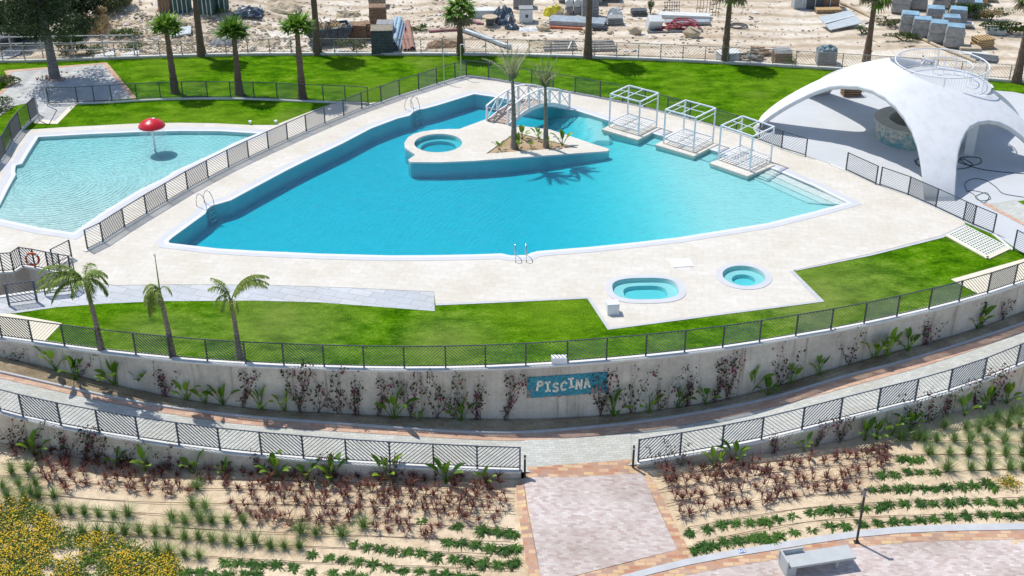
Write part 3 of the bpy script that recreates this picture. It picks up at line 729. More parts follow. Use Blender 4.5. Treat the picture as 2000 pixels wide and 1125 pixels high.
# open grass pavers
gp = px2([(1848, 460), (1888, 442), (1972, 485), (1929, 505)])
r_ = thing('grass_paver_grid', (gp[0].x, gp[0].y, 0), 'lattice of pale concrete grass pavers at the right corner of the lawn', 'paving grid')
q = MB(); A, B_, C_, D_ = gp
for k in range(15): q.beam(Vector((*A.lerp(D_, k / 14), .015)), Vector((*B_.lerp(C_, k / 14), .015)), .07, .03)
for k in range(11): q.beam(Vector((*A.lerp(B_, k / 10), .018)), Vector((*D_.lerp(C_, k / 10), .018)), .07, .03)
adopt(q.build('lattice', M['coping_white']), r_)
q = MB(); q.beam(Vector((*A, .03)), Vector((*D_, .03)), .22, .05); q.beam(Vector((*D_, .03)), Vector((*C_, .03)), .22, .05); adopt(q.build('border', M['creampad']), r_)
# top-left paved corner and its brick edging
flat('paved_corner', [(14, 137), (205, 122.5), (263, 192), (150, 201), (148, 203), (110, 242), (66, 240), (75, 205), (60, 200), (30, 206), (0, 226), (-80, 262), (-80, 200), (0, 178), (24, 160)], .008, 'bluepaver')
flat('brick_border', [(199, 123), (209, 122), (267, 191.5), (257, 192.5)], .014, 'brickpath')
flat('brick_border', [(14, 137), (206, 122), (207, 124.5), (16, 141)], .016, 'brickpath')
flat('brick_border', [(8, 138), (18, 138), (30, 160), (0, 186), (-40, 200), (-40, 193), (0, 178), (20, 160)], .014, 'brickpath')
flat('concrete_pad', [(66, 241), (112, 242), (150, 203.5), (140, 203), (108, 236), (74, 232)], .014, 'creampad')
# right side: plaza round the pavilion
PC = G(1810, 262); 
plz = px2([(1526, 290), (1573, 304), (1622, 320), (1652, 332), (1715, 360), (1773, 380.5), (1827, 404.5), (1881, 430), (1900, 438.5), (1939, 454), (1990, 490), (2060, 520), (2100, 480), (2040, 430), (2000, 386), (2150, 372), (2250, 300), (2150, 215), (1980, 180), (1800, 165), (1600, 170), (1500, 215), (1470, 250), (1483, 272)])
patch('pavilion_plaza', plz, .010, M['pavfloor'])['kind'] = 'structure'
flat('grey_walk', [(1923, 399), (2000, 387), (2100, 375), (2200, 430), (2100, 470), (2000, 437)], .014, 'greypaver')
flat('brick_border', [(1918, 398), (1928, 396.5), (2004, 437), (2110, 492), (2110, 500), (1998, 440)], .018, 'brickpath')
flat('grass_patch', [(1987, 393), (2040, 386), (2080, 400), (2040, 420), (2000, 400)], .020, 'lawn')
# stair opening
st = thing('stairwell', (STAIR[4].x, STAIR[4].y, 0), 'sunken grey concrete stairwell behind the left end of the front lawn', 'stairwell')
q = MB(); n = len(STAIR); q.add([(p.x, p.y, -2.6) for p in STAIR] + [(p.x, p.y, .04) for p in STAIR], [(i, (i + 1) % n, n + (i + 1) % n, n + i) for i in range(n)]); adopt(q.build('side_wall', M['wall']), st)
q = MB()
for k in range(12):
    xx = STAIR[5].x - .1 - k * .32; q.box((xx - .16, (STAIR[5].y + STAIR[4].y) / 2 - .2 * 0, -.18 * (k + 1) - 1.3 + .0), (.32, 3.2, 2.6), 0)
q2 = MB()
for k in range(11):
    t = k / 11
    a0 = STAIR[5].lerp(STAIR[6], t); a1 = STAIR[5].lerp(STAIR[6], t + 1 / 11); b0 = STAIR[4].lerp(STAIR[3], t); b1 = STAIR[4].lerp(STAIR[3], min(1, t + 1 / 11))
    q2.poly_prism([a0, a1, b1, b0][::-1], -2.6, -.2 * (k + 1))
adopt(q2.build('steps', M['concrete']), st)
q = MB(); q.poly_prism([STAIR[0], STAIR[1], STAIR[2], STAIR[3], STAIR[6], STAIR[7]], -2.62, -2.4); adopt(q.build('landing', M['concrete']), st)
# coping of the stairwell
q = MB()
for i in range(n):
    a, b_ = STAIR[i], STAIR[(i + 1) % n]
    if i == n - 1: continue
    q.beam(Vector((a.x, a.y, .03)), Vector((b_.x, b_.y, .03)), .18, .06)
adopt(q.build('coping', M['coping_white']), st)
# entrance paving (follows the terrain)
def onz(name, pts, mat, off, step=.5):
    P = [Gf(a, b, zg, off) for a, b in pts]; o = patch(name, [p.to_2d() for p in P], lambda x, y: zg(x, y) + off, M[mat], step=step); tag(o, kind='structure'); return o
zgc = zg
onz('entrance_paving', [(1026, 860), (1130, 855), (1232, 846), (1233, 897), (1130, 905), (1031, 912)], 'greypaver', .022, .35)
onz('brick_border', [(1031, 912), (1130, 905), (1233, 897), (1262, 925), (1140, 931), (1022, 937)], 'brick', .026, .35)
onz('entrance_walk', [(1022, 937), (1140, 931), (1258, 923), (1266, 951), (1323, 1073), (1135, 1121), (1100, 1130), (1040, 1160), (1056, 1125)], 'pink', .024, .35)
onz('brick_border', [(1008, 945), (1022, 937), (1028, 985), (1043, 1060), (1056, 1125), (1058, 1160), (1036, 1160), (1032, 1125), (1023, 1070), (1010, 985)], 'brick', .030, .35)
onz('brick_border', [(1256, 923), (1264, 923), (1280, 945), (1300, 985), (1325, 1035), (1352, 1083), (1323, 1074), (1290, 1000), (1266, 951)], 'brick', .030, .35)
pl_up = [(1040, 1175), (1110, 1150), (1213, 1124), (1280, 1106), (1348, 1089.5), (1430, 1074), (1500, 1063), (1590, 1048), (1675, 1036), (1760, 1028), (1850, 1024), (2000, 1021), (2100, 1020)]
def dn(l, d): return [(a, b + d) for a, b in l]
onz('brick_border', [(1323, 1073), (1352, 1083), (1354, 1088)] + [(1280, 1106), (1213, 1124), (1110, 1150), (1040, 1175), (1040, 1160), (1100, 1133), (1138, 1121), (1230, 1098)], 'brick', .024)
onz('plaza_kerb', pl_up + dn(pl_up, 13)[::-1], 'kerb', .05)
onz('brick_border', dn(pl_up, 13) + dn(pl_up, 32)[::-1], 'brick', .03)
onz('plaza', dn(pl_up, 32) + [(2300, 1060), (2300, 1500), (900, 1500), (900, 1300)], 'pink', .024, 1.0)
# ================================================================ FENCES
def V3(p, z): return Vector((p[0], p[1], z))
def fence(pts, h, label, mat, zf, gap=.10, post=.055, bars=.11, start=0, skip=(), bd=.045, bt=.012, group=None, closed_dir=None, cat='fence', name='railing'):
    """posts at pts, panels of slanting flat bars whose direction alternates"""
    P = [Vector((p[0], p[1], zf(p[0], p[1]))) for p in pts]
    loc = P[0]; r = thing(name, loc, label, cat, group)
    for i, p in enumerate(P):
        q = MB(); q.box((p.x, p.y, p.z + h / 2), (post, post, h), math.atan2((P[min(i + 1, len(P) - 1)] - P[max(i - 1, 0)]).y, (P[min(i + 1, len(P) - 1)] - P[max(i - 1, 0)]).x))
        q.build('post', M[mat], r, loc)
    for i in range(len(P) - 1):
        if i in skip: continue
        a, b_ = P[i], P[i + 1]; L = (b_ - a).to_2d().length; q = MB()
        lo, hi = gap, h - .02
        A = lambda t, z: a.lerp(b_, t / L) + Vector((0, 0, z))
        q.beam(A(0, lo), A(L, lo), .03, .03); q.beam(A(0, hi), A(L, hi), .035, .035)
        H = hi - lo; sgn = 1 if (i + start) % 2 == 0 else -1
        nrm = (b_ - a).cross(Vector((0, 0, 1))).normalized()
        k = -int(H / bars) - 1
        while k * bars * 1.414 < L:
            t0 = k * bars * 1.414; t1 = t0 + H; z0, z1 = lo, hi
            if t0 < 0: z0 = lo - t0; t0 = 0
            if t1 > L: z1 = hi - (t1 - L); t1 = L
            if z1 - z0 > .04:
                p0, p1 = (A(t0, z0), A(t1, z1)) if sgn > 0 else (A(L - t0, z0), A(L - t1, z1))
                q.beam(p0, p1, bd, bt, up=(p1 - p0).cross(nrm))
            k += 1
        q.build('panel', M[mat], r, loc)
    return r
def resamp(pts, d):
    P = [Vector(p[:2]) for p in pts]; out = [P[0]]; acc = 0
    tot = sum((P[i + 1] - P[i]).length for i in range(len(P) - 1)); n = max(1, round(tot / d)); st = tot / n; need = st
    for i in range(len(P) - 1):
        L = (P[i + 1] - P[i]).length; pos = 0
        while pos + need <= L + 1e-6:
            pos += need; out.append(P[i].lerp(P[i + 1], pos / L)); need = st
        need -= (L - pos)
    if (out[-1] - P[-1]).length > .1: out.append(P[-1])
    return out
z0f = lambda x, y: .012
FH = 1.08
# fence on the upper retaining wall
Uext = [Vector((x, UY(x))) for x in (-24.0, -22.6)]
ptsU = [Vector((G(a, b, .05).x, UY(G(a, b, .05).x) + .15)) for a, b in [(-75, 648), (0, 664), (60, 672)] + U_px[2:]] 
ptsU += [Vector((x, UY(x) + .15)) for x in (ptsU[-1].x + 1.5, ptsU[-1].x + 3.0)]
fence(ptsU, 1.05, 'dark grey slanted-bar railing on top of the tall curved wall in front of the lawn', 'fence', lambda x, y: .05, start=0, bars=.105)
yl = lambda x: LY(x) + .0
ptsL = [Vector((p.x, LY(p.x) + .01)) for p in LL]; d0 = ptsL[1] - ptsL[0]; ptsL = [ptsL[0] - d0, *ptsL]; ptsL = [Vector((p.x, LY(p.x) + .01)) for p in ptsL]; ptsL[-1] = Vector((XG0 - .05, LY(XG0)))
fence(ptsL, 1.08, 'dark grey slanted-bar railing along the paved path, left of the entrance', 'fence_blue', lambda x, y: zp(x) + WT, start=1, bars=.12, post=.06)
ptsR = [Vector((p.x, LY(p.x) + .01)) for p in LR]; ptsR[0] = Vector((XG1 + .05, LY(XG1))); d1 = ptsR[-1] - ptsR[-2]; ptsR += [ptsR[-1] + d1, ptsR[-1] + 2 * d1]; ptsR = [Vector((p.x, LY(p.x) + .01)) for p in ptsR]
fence(ptsR, 1.08, 'dark grey slanted-bar railing along the paved path, right of the entrance', 'fence_blue', lambda x, y: zp(x) + WT, start=0, bars=.12, post=.06)
fence(px2(fenceNW_px), FH, 'long dark railing between the small pool and the main pool', 'fence', z0f, start=1, bars=.12)
fence(px2(fenceNE_px[:16]), FH, 'long dark railing between the canopy beds and the back lawn', 'fence', z0f, start=0, bars=.12)
fence(px2([(1652, 334), (1710, 361)]), FH, 'short railing section between the two openings beside the pavilion', 'fence', z0f, start=0, bars=.085)
fence(px2([(1718, 363), (1773, 382.5), (1827, 406.5), (1881, 432), (1900, 440.5), (1939, 457)]), FH, 'dark railing at the right corner of the paving, in front of the pavilion leg', 'fence', z0f, start=0, bars=.10)
fence(px2([(1979, 489), (2040, 520), (2100, 550)]), FH, 'dark railing at the right edge of the photo beside the grass pavers', 'fence_blue', z0f, start=0, bars=.09)
fence(px2([(96, 204), (152.6, 202.5), (185, 200.5), (219, 198.8), (268, 195.5), (314, 193), (358, 192), (406, 191.7), (451, 192), (497, 192.8), (542, 194.3), (587.5, 197), (632, 198.5), (675, 200), (719, 203)]), FH, 'dark railing across the lawn in front of the three short palms', 'fence', z0f, start=1, bars=.12)
q = MB(); a, b_ = G(96, 205.5).to_2d(), G(152.6, 203.5).to_2d()
kb = resamp(px2([(150, 203), (219, 200.3), (314, 194.5), (406, 193), (497, 194), (587, 198.2), (675, 201.5), (716, 203)]), 1.5)
for i in range(len(kb) - 1): q.beam(V3(kb[i], .02), V3(kb[i + 1], .02), .2, .09)
tag(q.build('kerb', M['coping_white']), kind='structure')
def kerbline(pts, wd, ht, zc, mat='coping_white'):
    q = MB(); P = px2(pts)
    for i in range(len(P) - 1): q.beam(V3(P[i], zc), V3(P[i + 1], zc), wd, ht)
    tag(q.build('kerb', M[mat]), kind='structure')
kerbline([(165, 492)] + fenceNW_px, .22, .08, .03); kerbline(fenceNE_px[:16], .2, .08, .03); kerbline([(1622, 322), (1652, 334), (1715, 362), (1773, 382.5), (1827, 406.5), (1881, 432), (1900, 440.5), (1939, 457), (1978, 489)], .14, .06, .02)
fence(px2([(-60, 395), (-25, 345), (5, 306), (11, 301.5), (24.5, 277), (41, 255.6), (60, 236), (76, 218), (96, 204)][:1] + [(-25, 345), (0, 317), (11, 301.5), (24.5, 277), (41, 255.6), (60, 238), (75, 224)]), FH + .1, 'dark railing left of the small pool beside the paved corner', 'fence', z0f, start=0, bars=.10)
kerbline([(-25, 345), (0, 317), (11, 301.5), (24.5, 277), (41, 255.6), (60, 238), (75, 224)], .2, .08, .03)
# back boundary fence
xsB = [-38 + i * 1.45 for i in range(60)]
xsB = [x for x in xsB if x < 43]
fence([Vector((x, BY(x) + .11)) for x in xsB], .98, 'long pale grey railing on the kerb between the back lawn and the building yard', 'fence_far', lambda x, y: .16, start=0, bars=.15, bt=.014, bd=.03)
# white three-rail fence in front of the gully, far left
rr = thing('rail_fence', (G(0, 118).x, G(0, 118).y, 0), 'pale three-rail fence behind the pine tree at the far left', 'fence')
A, B_ = G(-40, 121).to_2d(), G(260, 116).to_2d()
for k in range(6):
    p = A.lerp(B_, k / 5); q = MB(); q.box((p.x, p.y + .5, .75), (.07, .07, 1.7)); q.build('post', M['kerb'], rr, rr.location)
for z in (.55, 1.05, 1.5):
    q = MB(); q.beam(V3(A, z) + Vector((0, .5, 0)), V3(B_, z) + Vector((0, .5, 0)), .06, .06); q.build('rail', M['kerb'], rr, rr.location)
# railings round the stairwell
def z5(x, y): return (x / 4.325, 440 + y / 4.325)
def zst(x, y): return .05
fence([G(*z5(x, y)).to_2d() for x, y in [(-160, 420), (-60, 410), (30, 405), (120, 400), (190, 352), (300, 368), (415, 392), (520, 412), (605, 425)]], 1.0, 'dark grey railing along the back of the sunken stairs', 'fence', zst, start=1, bars=.12)
fence([G(*z5(x, y)).to_2d() for x, y in [(605, 425), (640, 455), (655, 545), (610, 575), (385, 600), (310, 648)]][:5], .95, 'dark grey railing along the front right end of the sunken stairs', 'fence', zst, start=0, bars=.14)
fence([G(*z5(x, y)).to_2d() for x, y in [(80, 682), (315, 650)]], 1.05, 'blue-grey gate panel of slanting bars in front of the sunken stairs', 'fence_blue', zst, start=1, bars=.13, cat='gate', name='gate', post=.09)
fence([G(*z5(x, y)).to_2d() for x, y in [(607, 275), (455, 355)]], .9, 'short dark railing panel behind the leaning palm by the stairs', 'fence', zst, start=0, bars=.11)
# open gate leaf and light posts at the far left
g = thing('gate', (G(76, 222).x, G(76, 222).y, 0), 'tall thin pale gate frame at the corner of the railings by the pine shadow', 'gate')
for (x, y) in ((77, 236), (93, 207)):
    p = G(x, y); q = MB(); q.box((p.x, p.y, 1.0), (.06, .06, 2.0)); q.build('post', M['kerb'], g, g.location)
a, b_ = G(77, 236), G(93, 207); q = MB(); q.beam(a + Vector((0, 0, 1.97)), b_ + Vector((0, 0, 1.97)), .05, .05); q.build('top_bar', M['kerb'], g, g.location)
# ================================================================ SMALL OBJECTS
def ladder(c, fwd, label):
    """two hooped steel rails, deck to water; fwd points from deck to the pool"""
    c = G(*c, .02); f = Vector((fwd[0], fwd[1], 0)).normalized(); s = Vector((-f.y, f.x, 0))
    r = thing('pool_ladder', c, label, 'pool ladder')
    for k in (-1, 1):
        b = s * .25 * k; pts = []
        for t in range(0, 13):
            a = t / 12 * math.pi
            pts.append(b + f * (-.30 - .38 * math.cos(a)) + Vector((0, 0, .12 + .66 * math.sin(a))))
        pts = [b - f * .62, b - f * .68 + Vector((0, 0, .05))] + pts[1:] + [b + f * .13 + Vector((0, 0, -.1)), b + f * .15 + Vector((0, 0, -.9))]
        q = MB(); q.tube(pts, .022, 6); q.build('handrail', M['steel'], r, smooth=True)
    for z in (-.15, -.42, -.69):
        q = MB(); q.box((f * .15 + Vector((0, 0, z)))[:], (.5, .1, .03), math.atan2(s.y, s.x)); q.build('step', M['steel'], r)
ladder((409, 406), (1, -.75), 'steel pool ladder at the left end of the main pool')
ladder((812, 217), (1, -.9), 'steel pool ladder near the back end of the main pool')
ladder((1016, 499), (-.05, 1), 'steel pool ladder at the front edge of the main pool')
# mushroom shower in the small pool
c = G(304, 299, -.25)
r = thing('mushroom_shower', c, 'red mushroom water feature standing in the small pool', 'water feature')
q = MB(); q.tube([(0, 0, -.2), (0, 0, 1.75)], .06, 10); q.build('pole', M['white'], r, smooth=True)
q = MB(); q.lathe((0, 0, 1.62), [(.0, .42), (.18, .41), (.40, .34), (.58, .23), (.70, .09), (.74, .0), (.71, -.03), (.5, .04), (.2, .1), (0, .12)], 32); q.build('cap', M['red'], r, smooth=True)
q = MB(); q.lathe((-.02, -.26, 2.0), [(0, .035), (.06, .03), (.08, .0)], 12); q.build('spot', M['white'], r, smooth=True)
q = MB(); q.lathe((.12, .12, 2.03), [(0, .035), (.06, .03), (.08, .0)], 12); q.build('spot', M['white'], r, smooth=True)
mw = bpy.data.materials.new('falling_water'); mw.use_nodes = True; n_ = mw.node_tree; bb = n_.nodes['Principled BSDF']; bb.inputs['Base Color'].default_value = (.85, .92, .93, 1); bb.inputs['Roughness'].default_value = .3
f_ = noise(n_, 9, 4, .7, stretch=(1, 1, .12)); rp = ramp(n_, f_, [(.45, (.02, .02, .02)), (.75, (.42, .42, .42))]); n_.links.new(rp, bb.inputs['Alpha'])
q = MB(); q.lathe((0, 0, 0), [(.70, 1.6), (.74, 1.2), (.76, .7), (.77, .16)], 28); o = q.build('water_curtain', mw, r, smooth=True)
# tall shower poles
def shower(base, top_lab, h, mat, hook):
    p = G(*base); r = thing('shower_pole', p, top_lab, 'shower')
    q = MB(); q.tube([(0, 0, 0), (0, 0, h)], .035, 8); q.build('pole', M[mat], r, smooth=True)
    q = MB(); q.tube([(0, 0, h - .02), (hook * .02, 0, h + .04), (hook * .12, 0, h + .05), (hook * .3, 0, h + .0), (hook * .32, 0, h - .1)], .03, 8); q.build('head_arm', M['white'], r, smooth=True)
    q = MB(); q.lathe((0, 0, 0), [(.14, 0.01), (.14, .05), (0, .06)], 14); q.build('base_plate', M['kerb'], r)
shower((867.5, 163), 'thin yellow-green shower pole with small head, left one of the pair by the back railing', 2.0, 'green', 1)
shower((900.5, 153), 'thin pale shower pole with hooked top, right one of the pair by the back railing', 2.2, 'green', 1)
# white box next to oblong spa, hatch, utility box
p = G(1196, 611); r = tag(MB().box((0, 0, .27), (.52, .45, .54), R(6)).build('control_box', M['white'], loc=None, bevel=.015), 'small white square cabinet at the corner of the oblong spa tub', 'cabinet'); r.location = p
p = G(1331, 514.5); r = tag(MB().box((0, 0, .02), (.98, .80, .05), R(6)).build('floor_hatch', M['white'], bevel=.01), 'plain white square floor hatch in the paving above the spa tubs', 'hatch'); r.location = p
p = G(1092, 709); r = tag(MB().box((0, 0, .15), (.64, .35, .3), R(1)).build('utility_box', M['white'], bevel=.015), 'low white box behind the front railing above the blue sign', 'box'); r.location = p
# white lights on the little lawn
for i, (x, y, lb) in enumerate([(489, 243, 'left'), (539, 242, 'right')]):
    p = G(x, y); r = thing('spotlight', p, 'tiny white garden spotlight at the lawn edge, %s one of two' % lb, 'spotlight'); MB().lathe((0, 0, 0), [(.03, 0), (.03, .12), (.09, .14), (.1, .22), (0, .24)], 12).build('lamp_head', M['white'], r)
# bollards, lamp post, bench
def bollard(px, py, h, label, name='bollard_light', wd=.085):
    p = Gf(px, py, zg, .02); r = thing(name, p, label, 'bollard light')
    MB().box((0, 0, h / 2), (wd, wd, h)).build('post', M['darkmetal'], r, bevel=.008)
    MB().box((0, 0, h - .12), (wd + .012, wd + .012, .1)).build('lens', M['kerb'], r)
bollard(1025, 932, 1.05, 'dark square bollard light on the left side of the entrance')
bollard(1236, 913, 1.05, 'dark square bollard light on the right side of the entrance')
p = Gf(1673, 1059, zg, .03); r = thing('street_lamp', p, 'tall thin dark lamp post beside the concrete bench', 'lamp post')
MB().box((0, 0, 1.1), (.075, .075, 2.2)).build('post', M['darkmetal'], r, bevel=.008); MB().box((.0, 0, 2.27), (.085, .085, .30)).build('lamp_head', mplain('dull_metal_head', (.22, .22, .23), .4, .5), r, bevel=.01); MB().box((.05, 0, 2.43), (.2, .12, .03)).build('cap', M['darkmetal'], r); MB().box((0, 0, .01), (.2, .2, .02)).build('base_plate', M['darkmetal'], r)
P1, P2 = Gf(1519, 1122, zg), Gf(1660, 1100, zg); P3 = Gf(1645, 1070, zg); ang = math.atan2((P2 - P1).y, (P2 - P1).x)
cb = Gf(1592, 1108, zg); r = thing('bench', (cb.x, cb.y, cb.z + .03), 'grey concrete bench with a raised low back at its left end, on the plaza', 'bench', rz=ang)
MB().box((.12, 0, .44), (2.5, .72, .09)).build('seat', M['concrete'], r, bevel=.012)
MB().box((-1.06, -.02, .2), (.34, .62, .40)).build('left_support', M['concrete'], r, bevel=.01)
MB().box((.72, 0, .2), (.10, .5, .40)).build('leg', M['concrete'], r, bevel=.01)
MB().box((-.83, .38, .50), (.9, .08, .34)).build('backrest', M['concrete'], r, bevel=.01)
MB().box((-1.22, 0.05, .36), (.07, .74, .64)).build('end_panel', M['concrete'], r, bevel=.01)
# blue tile emblem on the kerb
p = Gf(1449, 1076.5, zg, .056); r = thing('tile_sign', p, 'small blue and white square tile set in the plaza kerb', 'tile')
MB().box((0, 0, .004), (.26, .20, .012), R(10)).build('tile', M['white'], r)
mbl = mplain('cobalt_blue_glaze', (.05, .14, .42), .3, .5); q = MB()
q.box((0, 0, .013), (.24, .025, .006), R(10)); 
for k in range(16):
    a = k * math.pi / 8; q.box((.055 * math.cos(a), .055 * math.sin(a), .013), (.026, .02, .006), a)
for k in (-1, 1): q.box((-.015 * k, .085 * k, .0125), (.24, .02, .006), R(10)); q.box((.115 * k, .02 * k, .0125), (.02, .18, .006), R(10))
q.f = q.f[6:]; q.m = q.m[6:]; q.build('blue_ring', mbl, r)
# life ring on the stair railing
p = G(69, 519, .05); p = Vector((p.x, p.y, .55)); c_ = G(*z5(297, 372)); r = thing('life_ring', (c_.x, c_.y - .08, .58), 'orange life ring hanging on the railing of the sunken stairs', 'life ring')
q = MB(); pts = [(math.cos(t / 20 * 2 * math.pi) * .30, 0, math.sin(t / 20 * 2 * math.pi) * .30) for t in range(21)]; q.tube(pts, .055, 8); q.build('ring', M['orange'], r, smooth=True)
for k in range(4):
    a = k * math.pi / 2 + .78; q = MB(); q.tube([(math.cos(a + d) * .30, 0, math.sin(a + d) * .30) for d in (-.14, 0, .14)], .062, 8); q.build('band', M['white'], r, smooth=True)
# ---------------- bridge
S0, S1 = G(951, 236, .05), G(992, 244, .05); E1 = G(1112, 210, .03); dv = (E1 - S1); E0 = S0 + dv
br = thing('footbridge', (S0.x, S0.y, .05), 'white arched wooden footbridge from the island to the paving', 'bridge')
HB = .72
def arch(a, b_, t, ex=0.0): return a.lerp(b_, t) + Vector((0, 0, HB * math.sin(math.pi * t) + ex))
K = 22; lat = (S1 - S0).normalized()
q = MB()
for k in range(K):
    c0, c1 = arch(S0, E0, (k + .06) / K, .02), arch(S1, E1, (k + .06) / K, .02); d0, d1 = arch(S0, E0, (k + .94) / K, .02), arch(S1, E1, (k + .94) / K, .02)
    up = Vector((0, 0, .04)); q.add([c0, c1, d1, d0, c0 + up, c1 + up, d1 + up, d0 + up], [(0, 3, 2, 1), (4, 5, 6, 7), (0, 1, 5, 4), (1, 2, 6, 5), (2, 3, 7, 6), (3, 0, 4, 7)])
q.build('deck', M['plank'], br, br.location)
for (A, B_) in ((S0, E0), (S1, E1)):
    q = MB()
    for k in range(16): q.beam(arch(A, B_, k / 16, -.06), arch(A, B_, (k + 1) / 16, -.06), .07, .24)
    q.build('arched_beam', M['whitewood'], br, br.location)
    NP = 6; RHT = .95
    for k in range(NP + 1):
        q = MB(); p = arch(A, B_, k / NP); q.box((p.x, p.y, p.z + RHT / 2 - .1), (.10, .10, RHT + .2), math.atan2(dv.y, dv.x)); q.build('post', M['whitewood'], br, br.location)
    q = MB()
    for k in range(18): q.beam(arch(A, B_, k / 18, RHT), arch(A, B_, (k + 1) / 18, RHT), .11, .06)
    q.build('handrail', M['whitewood'], br, br.location)
    q = MB()
    for k in range(NP):
        q.beam(arch(A, B_, k / NP, .12), arch(A, B_, (k + 1) / NP, RHT - .08), .05, .05); q.beam(arch(A, B_, k / NP, RHT - .08), arch(A, B_, (k + 1) / NP, .12), .045, .055)
    q.build('cross_brace', M['whitewood'], br, br.location)
# ---------------- PISCINA sign on the wall
xa, xb_ = G(1030, 757, -1.0).x, G(1185, 745, -1.0).x
za_t, za_b = zbelow(UY(xa) - .05, 738), zbelow(UY(xa) - .05, 776); zb_t, zb_b = zbelow(UY(xb_) - .05, 727), zbelow(UY(xb_) - .05, 768)
pa, pb_ = Vector((xa, UY(xa) - .03, 0)), Vector((xb_, UY(xb_) - .03, 0)); SL = (pb_ - pa).length; sd = (pb_ - pa).normalized(); sn = Vector((sd.y, -sd.x, 0))
zt = (za_t + zb_t) / 2; zbt = (za_b + zb_b) / 2; SH = zt - zbt
r = thing('wall_sign', (pa.x, pa.y, zbt), 'blue mosaic sign reading PISCINA on the tall concrete wall', 'sign', rz=math.atan2(sd.y, sd.x))
msn = mbrick('blue_sign_mosaic', (.03, .20, .32), (.07, .42, .52), (.12, .30, .36), bw=.09, rh=.07, ms=.008, stain=(.8, 1.0), extra=[(.5, (.03, .30, .42))]); 
for nd in msn.node_tree.nodes:
    if nd.type == 'MAPPING': nd.inputs['Rotation'].default_value = (R(90), 0, 0)
q = MB(); q.box((SL / 2, -.01, SH / 2), (SL, .05, SH)); q.build('mosaic_panel', msn, r)
LET = {'P': [[(0, 0), (0, 1)], [(0, 1), (.5, .98), (.6, .75), (.45, .52), (0, .5)]], 'I': [[(.3, 0), (.3, 1)], [(.05, 1), (.55, 1)], [(.05, 0), (.55, 0)]],
 'S': [[(.6, .88), (.35, 1), (.08, .85), (.12, .6), (.5, .42), (.58, .15), (.3, 0), (0, .12)]], 'C': [[(.6, .85), (.35, 1), (.06, .75), (.04, .3), (.3, 0), (.62, .12)]],
 'N': [[(0, 0), (0, 1), (.6, 0), (.6, 1)]], 'A': [[(0, 0), (.3, 1), (.62, 0)], [(.12, .36), (.5, .36)]]}
mcream = mplain('cream_mosaic_letters', (.84, .80, .68), .6, .3)
q = MB(); lh = SH * .42; lw = lh * .78; x = SL * .125; offs = [0.06, .0, -.06, -.02, .10, .0, .04]; rots = [-.1, .05, .1, -.15, .1, -.05, .08]
for ch, dz, rt in zip('PISCINA', offs, rots):
    for st_ in LET[ch]:
        for (a, b_), (c_, d_) in zip(st_[:-1], st_[1:]):
            def TT(u, v):
                u, v = (u - .3) * lw, (v - .5) * lh; return Vector((x + .3 * lw + u * math.cos(rt) - v * math.sin(rt), -.045, SH * .52 + dz + u * math.sin(rt) + v * math.cos(rt)))
            p0, p1 = TT(a, b_), TT(c_, d_); e = (p1 - p0).normalized() * .035; q.beam(p0 - e, p1 + e, .03, .085, up=Vector((0, 0, 1)) if abs((p1 - p0).normalized().z) < .9 else Vector((1, 0, 0)))
    x += SL * .098
q.build('lettering', mcream, r)
mcor = mplain('terracotta_mosaic_pieces', (.50, .22, .15), .6, .3, var=.3, scale=8); q = MB()
for k in range(46):
    if k < 26: u, v = random.uniform(.80, .99) * SL, abs(random.gauss(0, .17)) * SH + .02
    elif k < 36: u, v = random.uniform(.0, .06) * SL, random.uniform(.02, .5) * SH
    else: u, v = random.uniform(.2, .8) * SL, random.uniform(-.02, .03) * SH
    s_ = random.uniform(.03, .075); q.box((u, -.04, v), (s_ * 1.2, .02, s_), 0, tilt=(0, random.uniform(0, 3)))
q.build('coral_mosaic', mcor, r)
# ================================================================ PAVILION
PCx, PCy = 22.16, 67.88; RP, HP, PE = 8.19, 4.81, 1.34
pv = thing('pavilion', (PCx, PCy, 0), 'white plaster shell pavilion with open arches and a round roof opening', 'pavilion')
hc = Vector((1.75, .4)); hr = 2.82
def rz_of(z, th=0): return RP * (1 - (min(z, HP) / HP) ** PE) ** (1 / PE)
ARCH = [[(169.5, 0), (170.3, 1.0), (171.5, 2.0), (173, 2.7), (176.5, 3.12), (184.5, 3.4), (199.8, 3.66), (217.9, 3.71), (233.3, 3.6), (244.7, 3.38), (252.1, 3.07), (257.3, 2.66), (260.3, 2.16), (261.7, 1.63), (262.3, 1.16), (262.8, .67), (263.3, 0)],
        [(274, 0), (274.9, .68), (276.6, 1.33), (279.3, 1.86), (282.7, 2.22), (287.6, 2.52), (293, 2.7), (301, 2.78), (310, 2.72), (317, 2.53), (321.6, 2.23), (324, 1.83), (326, 1.0), (327, 0)],
        ] + [[(cc_ + ww_ * math.sin(k * math.pi / 24), hh_ * (1 - abs(math.sin(k * math.pi / 24)) ** 2.3) ** .5 if abs(k) < 12 else 0) for k in range(-12, 13)] for cc_, ww_, hh_ in ((139, 18.5, 3.35), (69, 39, 3.6), (-2, 20, 3.15))]
def zarch(th):
    dg = math.degrees(th); z = 0.0
    for tb in ARCH:
        for q_ in (dg, dg - 360):
            if tb[0][0] < q_ < tb[-1][0]: z = max(z, interp([t[0] for t in tb], [t[1] for t in tb], q_))
    return z
def rim_z(th):
    lo, hi = 2.0, HP
    for _ in range(40):
        md = (lo + hi) / 2; rr_ = rz_of(md, th); x, y = rr_ * math.cos(th) - hc.x, rr_ * math.sin(th) - hc.y
        if math.hypot(x, y) > hr: lo = md
        else: hi = md
    return lo
NT, NZ = 720, 24; q = MB(); vs = []
TH = 0.24
